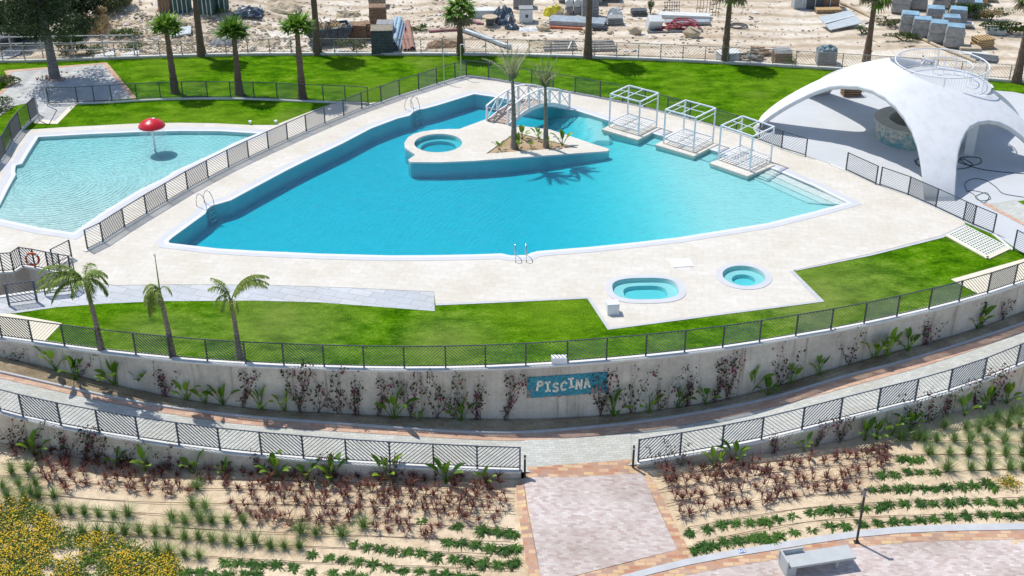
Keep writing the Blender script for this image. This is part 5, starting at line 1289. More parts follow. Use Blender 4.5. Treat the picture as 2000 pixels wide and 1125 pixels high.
# ================================================================ PLANTED ROWS
def protoset(fn, name, mats, n, seed):
    out = []
    for k in range(n): random.seed(seed + k); q = MB(); fn(q); out.append(q.build(name, mats))
    return out
def f_feather(q): tuft(q, (0, 0, 0), 170, .66, .016, .8, .8)
def f_spider(q):
    for k in range(64):
        a = random.uniform(0, 6.28); q.blade((random.uniform(-.04, .04), random.uniform(-.04, .04), 0), (math.cos(a), math.sin(a), random.uniform(.6, 2.4)), random.uniform(.38, .64), .042, 2.5, 4)
def f_red(q):
    for s_ in range(random.randint(2, 4)):
        a = random.uniform(0, 6.28); l = random.uniform(.0, .3); b = Vector((math.cos(a) * l * .6, math.sin(a) * l * .6, .06 + random.uniform(0, .32))); q.tube([(0, 0, 0), b], [.014, .010], 4)
        for k in range(17): a = random.uniform(0, 6.28); el = random.uniform(.35, 1.45); q.blade(b, (math.cos(a) * math.cos(el), math.sin(a) * math.cos(el), math.sin(el)), random.uniform(.22, .46), .034, .7, 3)
FE = protoset(f_feather, 'tussock_plant', M['feather'], 4, 200); SPD = protoset(f_spider, 'strap_leaf_plant', M['spider'], 5, 300); RE = protoset(f_red, 'red_cordyline', M['redleaf'], 5, 400)
for o in RE: o.name = 'red_leaved_plant'
fF, fS, fR = [False] * 4, [False] * 5, [False] * 5; random.seed(21); cnt = 0; placed = []
PEND = []
def row(lst, ox, oy, kind, sc_=1.0, side='left'):
    for (x, y) in lst:
        px, py = ox + x / 3.99, oy + y / 3.99; placed.append((px, py)); PEND.append((px, py, kind, sc_, side))
def flush_rows():
    """group the plants into rows by kind and side, so that each label can say where it stands"""
    cnt = 0
    for kind, protos, flags, desc, cat, gn in (('F', FE, fF, 'feathery pale green tuft', 'ornamental grass', 'feathery tufts'), ('S', SPD, fS, 'dark green strap-leaved plant', 'plant', 'strap-leaved plants'), ('R', RE, fR, 'purple-red spiky plant', 'plant', 'red spiky plants')):
        for side in ('left', 'right'):
            L = [p for p in PEND if p[2] == kind and p[4] == side]
            key = (lambda p: p[1] - (p[0] - 500) * .07) if side == 'left' else (lambda p: p[1] + (p[0] - 1650) * .19)
            L.sort(key=key); rows_ = []; 
            for p in L:
                if rows_ and key(p) - key(rows_[-1][0]) < 18: rows_[-1].append(p)
                else: rows_.append([p])
            for ri, rw in enumerate(rows_):
                rw.sort()
                for k, (px, py, _, sc_, _) in enumerate(rw):
                    cnt += 1; p = Gf(px, py + 4, zg, .0); s_ = sc_ * random.uniform(.85, 1.15)
                    lb = '%s, %s from left in %s row from the top, %s garden' % (desc, ordn(k + 1), ordn(ri + 1), side)
                    putplant(protos, flags, p, random.uniform(0, 6.28), s_, lb, cat, gn + ' in the %s garden' % side, cnt)
    print('plants', cnt)
b4 = (1500, 843); b3 = (1000, 843); b2 = (500, 843); b1 = (0, 843); rg = 'right'
for l in ([(-60, 820), (20, 835), (85, 800), (205, 770), (340, 755), (480, 725), (600, 720), (730, 700), (865, 700), (975, 690), (1085, 690), (1190, 680), (1295, 670), (1420, 660), (1550, 640), (1660, 635), (1780, 640), (1900, 650), (2010, 640)],
          [(-20, 690), (75, 665), (190, 650), (340, 620), (430, 610), (500, 600), (600, 595), (745, 580), (865, 580), (945, 555), (1065, 550), (1190, 545), (1290, 545), (1420, 540), (1520, 530), (1650, 535), (1750, 530), (1880, 540), (1990, 530)],
          [(800, 440), (900, 430), (1010, 430), (1100, 425), (1210, 425), (1290, 430), (1390, 415), (1510, 410), (1600, 405), (1700, 390), (1750, 420)], [(890, 320), (990, 320), (1090, 300), (1180, 300), (1290, 300)], [(1060, 200), (1120, 210), (1190, 200)]): row(l, *b4, 'S', 1.0, rg)
row([(1430, 910), (1500, 890), (1560, 880), (1650, 850), (1750, 840), (1850, 820), (1960, 810)], *b3, 'S', 1.05, rg); row([(1390, 770), (1530, 750), (1640, 710), (1740, 700), (1850, 700), (1960, 690)], *b3, 'S', 1.0, rg)
row([(1390, 290), (1580, 290), (1720, 285), (1880, 285), (1990, 290), (1260, 170), (1410, 165), (1560, 170), (1720, 180), (1850, 170), (1980, 170), (1210, 60), (1310, 60), (1450, 60), (1570, 55), (1700, 75), (1840, 65), (1990, 60), (1030, 55), (1150, 45)], *b4, 'F', 1.1, rg)
row([(1370, 1070), (1540, 1080), (1640, 1100), (1780, 1010), (1870, 1060), (1900, 980), (1970, 970), (1750, 1080), (1960, 1060), (1700, 1050)], 1500, 564, 'F', 1.05, rg)
for l in ([(20, 300), (90, 280), (180, 260), (250, 250), (320, 230), (430, 240), (540, 215), (620, 200), (680, 190), (800, 165), (920, 150), (870, 180), (740, 190)], [(60, 390), (130, 400), (210, 385), (280, 370), (340, 370), (450, 345), (570, 345), (640, 330), (700, 300), (780, 315), (850, 245), (920, 220)], [(10, 520), (70, 500), (140, 495), (200, 505), (280, 470), (360, 445), (470, 455), (540, 440), (600, 445), (700, 440)]): row(l, *b4, 'R', 1.0, rg)
for l in ([(1210, 395), (1280, 390), (1350, 385), (1450, 375), (1520, 380), (1590, 370), (1650, 350), (1700, 335), (1760, 345), (1830, 350), (1890, 330), (1950, 330)], [(1270, 510), (1330, 515), (1380, 510), (1480, 490), (1580, 480), (1640, 470), (1700, 455), (1790, 450), (1900, 430), (1980, 415)], [(1320, 630), (1380, 640), (1470, 610), (1600, 595), (1680, 585), (1750, 575), (1840, 570), (1950, 555)], [(1180, 320), (1260, 310), (1380, 300), (1480, 290), (1600, 280), (1700, 270), (1800, 260), (1900, 250)]): row(l, *b3, 'R', 1.0, rg)
# left side
row([(20, 420), (150, 410), (280, 405), (220, 300), (95, 310), (60, 510), (190, 515), (300, 505), (420, 500), (240, 470), (450, 620), (550, 625), (340, 640), (660, 635), (770, 645), (885, 655), (1000, 645), (1340, 680), (1440, 700), (1560, 690), (1650, 700), (1770, 700), (1900, 700), (640, 780), (760, 785), (875, 795), (970, 785), (1090, 780), (1210, 785), (1310, 790), (1440, 830), (1550, 825), (1650, 845), (1760, 855), (1880, 875), (1990, 855), (1220, 935), (1320, 935), (1440, 965), (1550, 975), (1500, 575), (1600, 590), (1535, 430)], *b1, 'F', 1.0)
row([(350, 775), (465, 790), (670, 805), (840, 735), (115, 895), (220, 895), (340, 895)], *b2, 'F', 1.0)
row([(770, 865), (870, 885), (965, 895), (1070, 915), (1170, 925), (1280, 935), (1410, 965), (1545, 978), (1645, 990), (1775, 1010), (1890, 1020), (1980, 1020), (440, 940), (565, 970), (680, 980), (800, 1000), (910, 1020), (1030, 1040), (1140, 1070), (1270, 1080), (1380, 1090), (1480, 1100), (40, 1030), (160, 1030), (285, 1050), (430, 1090), (600, 1095), (730, 1110), (830, 1120), (1290, 680), (1560, 725), (1770, 755), (1880, 765), (1970, 775), (1500, 845), (1590, 855), (1710, 865), (1830, 895), (1930, 905), (1680, 1120), (1580, 1115)], *b2, 'S', 1.0)
row([(1760, 1005), (1860, 1015), (1960, 1025), (1450, 1095), (1560, 1090), (1660, 1100), (1780, 1110), (1900, 1105), (1990, 1110)], *b1, 'S', 1.0)
row([(25, 1000), (30, 890), (10, 780), (50, 1080)][:3], *b3, 'S', .9)
occ = list(placed); reds = []
for (x0, y0, x1, y1, st_) in [(0, 872, 1005, 945, 25), (40, 886, 1005, 959, 24), (70, 900, 1000, 973, 24), (85, 918, 1000, 987, 24), (100, 936, 990, 1002, 24), (120, 955, 985, 1016, 25), (180, 975, 960, 1032, 26), (480, 1010, 880, 1045, 27)]:
    n = int((x1 - x0) / st_)
    for k in range(n):
        x = x0 + (x1 - x0) * (k + random.uniform(-.3, .3)) / n; t = max(0, (x - x0) / (x1 - x0)); y = y0 + (y1 - y0) * (t ** .75) + random.uniform(-2, 2)
        if min((x - a) ** 2 + ((y - b_) * 1.6) ** 2 for a, b_ in occ) > 21 ** 2 and not (y > 955 + x * .02 and x < 440 and y > 940): reds.append(((x) * 3.99, (y - 843) * 3.99)); 
reds = [p for p in reds if random.random() < .92]
row(reds, 0, 843, 'R', .88)
flush_rows(); print('reds', len(reds))
# drip lines
mdr = mplain('brown_drip_pipe', (.14, .085, .06), .7, .2)
def drip(pts, lb):
    P = []
    for a, b_ in pts: P.append(Gf(a, b_, zg, .03))
    C = cr(P, .5); q = MB(); q.tube([(c.x, c.y, zg(c.x, c.y) + .05 + .02 * nz(c.x, c.y, 2)) for c in C], .014, 4); tag(q.build('drip_pipe', mdr, loc=C[0]), lb, 'pipe', 'drip pipes in the planted rows')
for k, (x0, y0, x1, y1) in enumerate([(0, 905, 1005, 960), (0, 930, 1005, 975), (60, 965, 1005, 1000), (90, 985, 1005, 1033), (110, 1010, 1005, 1060), (150, 1035, 1008, 1085), (370, 1085, 1008, 1112)]):
    drip([(x0, y0), (x0 * .6 + x1 * .4, y0 * .45 + y1 * .55), (x1, y1)], 'thin brown drip pipe, %s from the wall in the left garden' % ordn(k + 1))
for k, (x0, y0, xm, ym, x1, y1) in enumerate([(1280, 932, 1500, 903, 1700, 880), (1285, 958, 1500, 925, 1700, 905), (1300, 985, 1500, 950, 1990, 916), (1320, 1010, 1500, 976, 1990, 943), (1345, 1030, 1600, 990, 1995, 972), (1360, 1060, 1620, 1015, 1995, 1002), (1750, 861, 1850, 862, 1995, 862), (1760, 888, 1850, 888, 1995, 889)]):
    drip([(x0, y0), (xm, ym), (x1, y1)], ('thin brown drip pipe, %s from the wall in the right garden' % ordn(k + 1)) if k < 6 else 'thin brown drip pipe among the tufts at the right, %s one' % ('upper', 'lower')[k - 6])
# flowering mass, bottom left
random.seed(31); q = MB()
def fl_in(px, py):
    e = [(0, 985), (40, 982), (80, 990), (85, 1015), (120, 1030), (160, 1045), (200, 1055), (260, 1062), (300, 1085), (345, 1090), (355, 1140), (-60, 1300), (-60, 985)]
    return inpoly((px, py), e)
hol = [(115, 1090, 22), (140, 1085, 20), (60, 1035, 12), (95, 1120, 16), (180, 1118, 14)]
c_ = 0
for k in range(30000):
    px, py = random.uniform(-40, 365), random.uniform(978, 1150)
    if not fl_in(px + random.gauss(0, 7), py + random.gauss(0, 4)): continue
    if any(((px - a) ** 2 + ((py - b_) * 1.5) ** 2) < (r_h * random.uniform(.6, 1.1)) ** 2 for a, b_, r_h in hol): continue
    p = Gf(px, py, zg); hh = .22 + .16 * nz(p.x, p.y, 1.4) + random.uniform(-.1, .14); q.leaf((p.x, p.y, p.z + max(.03, hh * random.uniform(.35, 1))), random.uniform(.03, .075), 0, .4)
    if random.random() < .20 + .42 * nz(p.x, p.y, .9, 3): 
        pp = Vector((p.x, p.y, p.z + hh + .05)); s_ = random.uniform(.018, .030); q.add([pp + Vector((math.cos(a) * s_, math.sin(a) * s_, random.uniform(-.008, .012))) for a in (0, 1.26, 2.5, 3.77, 5.03)], [(0, 1, 2, 3, 4)], 1)
tag(q.build('flower_bed', [M['flowerleaf'], M['yellow']]), kind='stuff')
p = Gf(1968, 946, zg); q = MB(); 
for k in range(420): v = Vector((random.gauss(0, .22), random.gauss(0, .2), abs(random.gauss(.15, .1)))); q.leaf(v, random.uniform(.03, .06), 0 if random.random() < .6 else 1, .5)
o = q.build('flowering_shrub', [M['flowerleaf'], M['yellow']]); o.location = p; tag(o, 'small yellow flowering shrub in the rows near the right edge', 'shrub')
# island planter plants
random.seed(77)
for i, (x, y, s_) in enumerate([(975, 293, .7), (1012, 292, .9), (1020, 272, .9), (1037, 288, .5), (1052, 272, .75), (1072, 289, .7), (1098, 284, 1.0)]):
    putplant(bopm, used, G(x, y, .0), random.uniform(0, 6), s_ * .95, 'small broad-leaved plant in the triangular island planter, %s from the left' % ordn(i + 1), 'plant', 'broad-leaved plants in the island planter', i)
# ================================================================ BUILDING YARD
random.seed(99)
mgrey = mplain('grey_block', (.30, .31, .32), .85, .2, var=.15, scale=4); mdk = mplain('dark_grey_slate', (.10, .11, .12), .8, .2, var=.3, scale=5)
mtim = mplain('grey_weathered_timber', (.27, .24, .19), .85, .2, var=.25, scale=5); mtan = mplain('tan_pallet_wood', (.48, .33, .17), .8, .2, var=.2, scale=5)
mblue = mplain('pale_blue_plastic_sheet', (.22, .36, .46), .35, .5, var=.3, scale=2); mwrap = mplain('dusty_grey_wrapping', (.34, .34, .33), .45, .4, var=.25, scale=4, bmp=.5)
mtarp = mplain('dark_blue_black_tarp', (.05, .075, .105), .35, .5, var=.7, scale=3); mwht = mplain('dusty_white_paint', (.66, .68, .68), .6, .3, var=.1)
mrust = mplain('rusty_brown_pipe', (.36, .20, .16), .8, .3, var=.2, scale=4); mpinkp = mplain('maroon_corrugated_pipe', (.30, .14, .15), .6, .3, var=.2); morg = mplain('orange_painted_steel', (.50, .17, .09), .7, .3, var=.15)
mredh = mplain('dark_red_hose', (.34, .05, .07), .5, .4, var=.15); myel = mplain('yellow_sacking', (.70, .62, .06), .7, .3, var=.25, scale=4); mmet = mplain('grey_galvanised_metal', (.38, .43, .46), .45, .5, metal=.3, var=.25, scale=3)
mbage = mplain('beige_sacking', (.50, .42, .30), .85, .2, var=.2, scale=4); mgrn = mplain('dark_green_netting', (.05, .11, .10), .7, .2, var=.35, scale=4)
def YP(px, py): return Gf(px, py, zfar)
def Y(name, px, py, label, cat, rz=0.0, group=None): 
    return thing(name, YP(px, py), label, cat, group, rz)
def pallet(parent, z, w=1.2, d=1.0, m=None, loc=(0, 0)):
    q = MB(); x0, y0 = loc
    for k in range(3): q.box((x0, y0 + (k - 1) * (d / 2 - .06), z + .05), (w, .1, .09))
    for k in range(6): q.box((x0 - w / 2 + .05 + k * (w - .1) / 5, y0, z + .11), (.12, d, .022))
    return q.build('pallet', m or mtan, parent)
def blockstack(px, py, label, w, d, h, rows_, mat, rz=0, cat='stack', name='block_stack', gap=.012, top=None, jit=.02, pal=True, group=None):
    r = Y(name, px, py, label, cat, rz, group); z0 = 0
    if pal: pallet(r, 0, w, d, mtim); z0 = .13
    hh = (h - z0) / rows_
    for k in range(rows_):
        q = MB(); n = max(1, int(w / .3)); jx, jy = random.uniform(-jit, jit), random.uniform(-jit, jit)
        for i in range(n): q.box((-w / 2 + (i + .5) * w / n + jx, jy, z0 + hh * (k + .5)), (w / n - gap, d - random.uniform(0, .06), hh - gap * 1.5))
        q.build('layer', mat, r)
    if top is not None: 
        q = MB(); q.box((0, 0, h + .02), (w + .04, d + .04, .03)); q.build('cover_sheet', top, r)
    return r
# green netted crates and black tarp
for i, (x, y, w_, h_, lb) in enumerate([(325, 22, .9, 1.2, 'brown timber crate beside green netting at the top left of the yard'), (357, 24, 1.2, 1.5, 'tall dark green netted crate, left of the leaning palm trunk'), (405, 26, 1.1, 1.5, 'dark green and white netted crate right of the leaning palm trunk'), (428, 20, 1.3, 1.4, 'large dark green netted crate at the top edge beside the black tarp')]):
    r = Y('netted_crate', x, y, lb, 'crate', random.uniform(-.2, .2), 'netted crates'); MB().box((0, 0, h_ / 2), (w_, .8, h_)).build('netting', mgrn if i else mwd, r, bevel=.05)
    q = MB()
    for k in range(4): q.box((-w_ / 2 + .1 + k * (w_ - .2) / 3, -.42, h_ / 2), (.05, .04, h_))
    q.build('front_slats', mwht if i else mtim, r)
def heap(name, px, py, label, cat, rad, mat, n=7, rz=0):
    """crumpled sheeting: faceted lumps"""
    import bmesh
    r = Y(name, px, py, label, cat, rz); q = MB(); NX = 18; vs = []
    from mathutils import noise as mn
    sd_ = random.uniform(0, 50)
    for i in range(NX):
        for j in range(NX):
            u, v = i / (NX - 1) * 2 - 1, j / (NX - 1) * 2 - 1; e = max(0, 1 - (abs(u) ** 2.5 + abs(v) ** 2.5)) ** .5
            z = rad[2] * e * (.75 + .7 * mn.noise(Vector((u * 2.2 + sd_, v * 2.2, 0)))) + .05 * mn.noise(Vector((u * 7, v * 7, sd_)))
            vs.append((u * rad[0] + .15 * mn.noise(Vector((u * 3, v * 3, sd_ + 5))), v * rad[1] + .15 * mn.noise(Vector((u * 3, v * 3, sd_ + 9))), max(-.02, z)))
    q.add(vs, [(i * NX + j, (i + 1) * NX + j, (i + 1) * NX + j + 1, i * NX + j + 1) for i in range(NX - 1) for j in range(NX - 1)]); q.build('sheeting', mat, r); return r
heap('tarpaulin', 486, 30, 'crumpled black tarpaulin lying on the sand at the top left of the yard', 'tarpaulin', (1.0, .8, .55), mtarp)
heap('tarpaulin', 984, 40, 'dark blue-black plastic bundle beside the cable drum', 'tarpaulin', (.75, 1.3, 1.0), mtarp)
heap('tarpaulin', 1000, 55, 'small dark plastic heap in front of the plastic bundle', 'tarpaulin', (.5, .5, .35), mtarp)
heap('plastic_sheet', 1035, 58, 'crumpled clear white plastic sheet on the sand below the white tank', 'plastic sheet', (.8, .5, .12), mwht)
# skip
r = Y('skip', 640, 82, 'large black open skip full of rubble and scrap wood', 'skip', R(20)); L_, W2, Hs_ = 3.3, 1.7, 1.15
q = MB(); b4_ = [(-L_ / 2 + .55, -W2 / 2 + .1), (L_ / 2 - .55, -W2 / 2 + .1), (L_ / 2 - .55, W2 / 2 - .1), (-L_ / 2 + .55, W2 / 2 - .1)]; t4 = [(-L_ / 2, -W2 / 2), (L_ / 2, -W2 / 2), (L_ / 2, W2 / 2), (-L_ / 2, W2 / 2)]
q.add([(x, y, .05) for x, y in b4_] + [(x, y, Hs_) for x, y in t4] + [(x * .94, y * .92, Hs_) for x, y in t4] + [(x * .94, y * .92, Hs_ - .35) for x, y in t4], [(0, 1, 5, 4), (1, 2, 6, 5), (2, 3, 7, 6), (3, 0, 4, 7), (3, 2, 1, 0), (4, 5, 9, 8), (5, 6, 10, 9), (6, 7, 11, 10), (7, 4, 8, 11), (8, 9, 13, 12), (9, 10, 14, 13), (10, 11, 15, 14), (11, 8, 12, 15)]); q.build('body', mtarp, r)
for k in (-.6, 0, .6): MB().box((k, -W2 / 2 + .0, .6), (.08, .1, .9)).build('rib', mdk, r)
q = MB(); random.seed(6)
for k in range(46): q.rock((random.uniform(-1.3, 1.3), random.uniform(-.6, .6), Hs_ - .25 + random.uniform(0, .25)), [random.uniform(.15, .5)] * 3)
q.build('rubble', mbage, r)
q = MB()
for k in range(12): a = Vector((random.uniform(-.6, 1.2), random.uniform(-.5, .6), Hs_ - .1)); q.beam(a, a + Vector((random.uniform(-.9, .9), random.uniform(-.5, .5), random.uniform(.1, .6))), .06, .04)
q.build('scrap_wood', mtan, r)
blockstack(701, 77, 'brown stack of thin boards right of the black skip', 1.25, 1.0, 1.15, 11, mwd, R(-5), name='board_stack'); blockstack(716, 75, 'small leaning pile of brown boards at the right of the board stack', .6, .9, 1.15, 8, mwd, R(14), name='board_stack', jit=.08)
blockstack(737, 12, 'pale timber pallet stack at the top edge behind the tall dark stacks', 1.2, 1.0, 1.0, 6, mtim, 0, name='pallet_stack'); blockstack(739, 52, 'tall dark timber pallet stack behind the grey slab stack', 1.2, 1.0, 1.55, 12, mwd, R(3), name='pallet_stack')
blockstack(754, 78, 'grey kerbstone stack on top row behind the dark front stack', 1.15, 1.1, 1.3, 5, mgrey, R(2), name='slab_stack', top=None)
blockstack(748, 104, 'large dark slate stack just behind the back railing beside the blue pipes', 1.45, 1.3, 1.75, 15, mdk, R(3), name='slate_stack', top=mtim)
def pipes(name, label, a, b_, n, rad, mat, cat='pipes', stack=2, z=0):
    A, B_ = YP(*a), YP(*b_); r = thing(name, A, label, cat); d = (B_ - A).to_2d().normalized(); s = Vector((-d.y, d.x, 0)); k = 0
    for lv in range(stack):
        for i in range(max(1, n - lv)):
            o = s * ((i - (n - lv - 1) / 2) * rad * 2.05) + Vector((0, 0, rad + lv * rad * 1.75 + z)); pts = [o, B_ - A + o]
            q = MB(); q.tube(pts, rad, 10, cap=False); q.tube(pts, rad * .82, 10, cap=False); q.build('pipe', mat, r, smooth=True)
    return r
pipes('pipe_bundle', 'bundle of pale blue pipes leaning beside the dark slate stack', (766, 103), (778, 52), 4, .14, mplain('pale_blue_pipe', (.36, .50, .60), .4, .5, var=.2), stack=3)
pipes('rusty_pipe', 'pair of rusty pipes behind the railing right of the blue bundle', (795, 102), (783, 58), 2, .13, mrust, stack=1); pipes('rusty_pipe', 'thick pinkish rusty pipe beside the blue bundle', (806, 101), (796, 48), 1, .19, mrust, stack=1)
blockstack(663, 103, 'white pallet lying flat behind the railing', 1.2, 1.0, .14, 1, mwht, R(-12), pal=False, name='white_pallet', cat='pallet', gap=.08)
# corrugated pipes
def ytube(name, pts, rad, mat, label, cat, lift=0.0, zz=None, group=None):
    P = [YP(a, b_) + Vector((0, 0, rad + (zz[i] if zz else 0))) for i, (a, b_) in enumerate(pts)]; C = cr(P, .25); q = MB(); q.tube(C, rad, 7); return tag(q.build(name, mat, smooth=True, loc=P[0]), label, cat, group)
ytube('pipe', [(838, 64), (880, 61), (922, 60)], .09, mpinkp, 'long straight maroon pipe lying behind the back railing', 'pipe')
for i, o_ in enumerate((0, 7, 13)):
    ytube('flexible_pipe', [(882 + o_, 22), (884 + o_, 38), (896 + o_, 50), (915 + o_ * .5, 46 - o_ * .4), (932, 46 + i), (944 - 3 * i, 49 - i)], .085, mpinkp, ('outer', 'middle', 'inner')[i] + ' curved maroon flexible pipe behind the drooping palm', 'pipe')
r = Y('cable_drum', 957, 50, 'pale wooden cable drum standing on the sand beside the plastic bundle', 'cable drum')
for nm, z, rr_ in (('flange', .0, .5), ('flange', .62, .55)): q = MB(); q.lathe((0, 0, z), [(0, 0), (rr_, 0), (rr_, .06), (0, .06)], 28); q.build(nm, mbage, r)
q = MB(); q.lathe((0, 0, .06), [(.28, 0), (.28, .56)], 20); q.build('core', mdk, r)
r = Y('concrete_block', 943, 33, 'long white concrete block behind the cable drum', 'block', R(3)); MB().box((0, 0, .3), (1.75, .9, .6)).build('block', mwht, r, bevel=.03)
# long crumpled silver roll
ytube('duct_roll', [(905, 63), (925, 70), (950, 79), (975, 89), (996, 96)], .17, mmet, 'long crumpled silver grey duct lying diagonally behind the railing', 'duct')
ytube('duct_roll', [(917, 59), (945, 72), (970, 84)], .07, mdk, 'thin dark pole lying along the crumpled silver duct', 'pole')
r = Y('water_tank', 1027, 42, 'square white plastic tank with a dark grille in its front', 'tank', R(2)); MB().box((0, 0, .5), (.95, .85, 1.0)).build('tank_body', mwht, r, bevel=.06); MB().box((.05, -.43, .52), (.2, .04, .22)).build('grille', mdk, r); MB().box((0, 0, 1.03), (1.02, .9, .06)).build('lid', mgrey, r)
blockstack(1022, 14, 'grey timber stack at the top edge behind the white tank', 1.5, 1.0, .9, 6, mgrey, 0, name='timber_stack'); 
heap('sack_heap', 1082, 30, 'heap of bright yellow and beige sacks left of the round bales', 'sacks', (.75, .6, .85), myel); heap('sack_heap', 1095, 32, 'brown sacks in front of the yellow sack heap', 'sacks', (.6, .5, .65), mbage)
for i, (x, lb) in enumerate(((1111, 'left'), (1128, 'right'))):
    r = Y('round_bale', x, 26, 'white round bale on the grey blocks, %s one of two' % lb, 'bale'); q = MB(); q.tube([(0, -.35, .85), (0, .4, .85)], .28, 18); q.build('bale', mwht, r, smooth=False); MB().box((0, 0, .28), (.58, .8, .55)).build('support_block', mgrey, r)
blockstack(1108, 2, 'pale block stack at the top edge behind the round bales', 1.3, 1.0, 1.1, 5, mgrey, 0, name='block_stack', top=mwht); blockstack(1152, 32, 'tall grey block stack crossed by a palm trunk', 1.2, 1.1, 1.75, 7, mgrey, R(2), name='block_stack')
blockstack(1158, 4, 'grey block stack at the top edge behind the palm trunk', 1.3, 1.1, 1.2, 5, mgrey, 0, name='block_stack'); blockstack(1192, 0, 'low grey block stack at the top edge right of the palm trunk', 1.4, 1.0, .7, 3, mgrey, 0, name='block_stack')
def planks(name, label, a, b_, n, w_, t_, mat, lv=3, cat='planks'):
    A, B_ = YP(*a), YP(*b_); r = thing(name, A, label, cat); d = (B_ - A); d.z = 0; s = Vector((-d.y, d.x, 0)).normalized()
    for l in range(lv):
        q = MB()
        for i in range(n):
            o = s * ((i - (n - 1) / 2) * w_ * 1.08) + Vector((0, 0, t_ * (l + .5) + .02)); j = d * random.uniform(-.03, .03); q.beam(o + j, d + o + j * random.uniform(-1, 1), w_, t_ * .9)
        q.build('plank_layer', mat, r)
    return r
planks('metal_planks', 'long stack of silver grey metal planks beyond the orange beam', (1076, 47), (1182, 53), 6, .22, .09, mmet, 5)
planks('steel_beam', 'single long orange beam in front of the grey metal planks', (1052, 55), (1145, 59), 1, .22, .2, morg, 1, cat='beam')
planks('metal_planks', 'dark grey planks right of the palm trunk at the end of the silver stack', (1150, 56), (1184, 57), 3, .25, .12, mdk, 2)
blockstack(1201, 46, 'stack of grey slabs and white trays on the sand in the middle of the yard', 1.05, .9, .55, 4, mgrey, R(3), name='slab_stack', jit=.06); heap('slab_heap', 1201, 30, 'pale grey covered mound behind the slab stack', 'mound', (.55, .5, .6), mwht)
blockstack(1247, 30, 'low dark slate stack left of the small upright plant', 1.1, .8, .45, 5, mdk, R(5), name='slate_stack', jit=.06)
r = Y('white_cabinet', 1277, 56, 'tilted white metal cabinet lying beside the red hose', 'cabinet', R(12)); MB().box((0, 0, .38), (1.0, .7, .95), tilt=(R(24), R(4))).build('cabinet_body', mwht, r, bevel=.02)
planks('white_beams', 'long white metal beams behind the red hose coil', (1288, 33), (1388, 37), 4, .2, .14, mwht, 2); planks('grey_beams', 'dull grey beams lying behind the red hose coil', (1300, 47), (1386, 47), 3, .2, .1, mmet, 2)
def coil(px, py, R_, turns, rad, mat, label, name='hose_coil', tangle=.2, h=.0, ex=1.0):
    c = YP(px, py); q = MB(); pts = []
    for k in range(turns * 18):
        a = k / 18 * 2 * math.pi; rr_ = R_ * (1 - .45 * (k / (turns * 18))) + tangle * math.sin(a * 1.37 + k * .03); pts.append((c.x + rr_ * ex * math.cos(a) + tangle * math.sin(a * .31), c.y + rr_ * math.sin(a), c.z + rad + h * (.5 + .5 * math.sin(a * .7)) + .02))
    q.tube(pts, rad, 5); return tag(q.build(name, mat, smooth=True, loc=c), label, 'hose')
coil(1331, 54, .85, 7, .045, mredh, 'large tangled coil of dark red hose on the ground', tangle=.22, h=.35, ex=1.25); coil(1295, 58, .35, 3, .04, mredh, 'small loop of dark red hose at the corner of the white cabinet', tangle=.1, h=.05, ex=1.5)
coil(1441, 53, .62, 3, .04, mdk, 'thin black hose ring lying flat right of the leaning palm', tangle=.04, h=.04, ex=1.15)
planks('dark_boards', 'dark flat boards lying in front of the red hose coil', (1265, 63), (1372, 61), 2, .28, .05, mdk, 1)
r = Y('metal_rack', 1311, 24, 'black wire rack standing behind the white beams', 'rack', R(5)); q = MB()
for k in range(7): q.beam((-.55 + k * .18, -.3, .05), (-.45 + k * .18, .3, .75), .04, .03)
for z in (.2, .5, .75): q.beam((-.6, 0, z), (.6, 0, z), .04, .03)
q.build('frame', mdk, r)
for i, (x, y) in enumerate([(1360, 27), (1366, 26), (1372, 27), (1379, 28), (1385, 27), (1391, 30), (1397, 31), (1402, 34)]):
    p = YP(x, y); r = tag(MB().tube([(0, 0, 0), (.05, .1, .8), (random.uniform(-.05, .15), .1, 1.7)], .022, 5).build('steel_rod', mwd, smooth=True), 'thin rusty steel rod standing upright in the yard, %s from the left' % ONES[i], 'rod', 'rods standing upright in the yard'); r.location = p
for i, (x, y, w_, lb) in enumerate([(1095, 98, 2.3, 'flat dark rubber mat behind the railing left of the palm trunk'), (1180, 98, 1.7, 'low pile of dark grey steel mesh behind the railing right of the palm trunk')]):
    r = Y('rubber_mat', x, y, lb, 'mat', R(4)); q = MB(); q.box((0, .8, .06), (w_, 2.2, .08)); q.build('mat', mplain('dusty_dark_mat%d' % i, (.25, .23, .21), .9, .2, var=.3, scale=3), r)
    for k in range(4): MB().box((0, -.2 + k * .55, .12), (w_, .07, .05)).build('slat', mdk, r)
MB_ = None
r = Y('white_batten', 1113, 92, 'short white batten lying on the dark rubber mat', 'batten', R(80)); MB().box((0, 0, .14), (1.6, .09, .05)).build('batten', mwht, r)
r = Y('grey_chest', 1421, 119, 'low grey metal chest behind the leaning palm trunk', 'chest', R(14)); MB().box((0, 0, .32), (1.35, .9, .6)).build('chest_body', mmet, r, bevel=.03); MB().box((0, 0, .64), (1.42, .96, .05)).build('lid', mwht, r)
r = Y('broken_pallets', 1466, 117, 'loose pile of broken grey pallets and slabs behind the railing', 'pallets', R(12)); q = MB()
for k in range(26): q.box((random.uniform(-.8, .8), random.uniform(-.5, .6), .08 + random.uniform(0, .3)), (random.uniform(.3, .9), .12, .05), random.uniform(-.6, .6), tilt=(random.uniform(-.2, .2), random.uniform(-.2, .2)))
q.build('boards', mtim, r); q = MB()
for k in range(16): q.rock((random.uniform(-.7, .6), random.uniform(-.5, .1), .25), (.3, .25, .14))
q.build('stone_pieces', mgrey, r)
r = Y('broken_pallets', 1486, 106, 'second pile of broken pallets, darker and further right', 'pallets', R(-8)); q = MB()
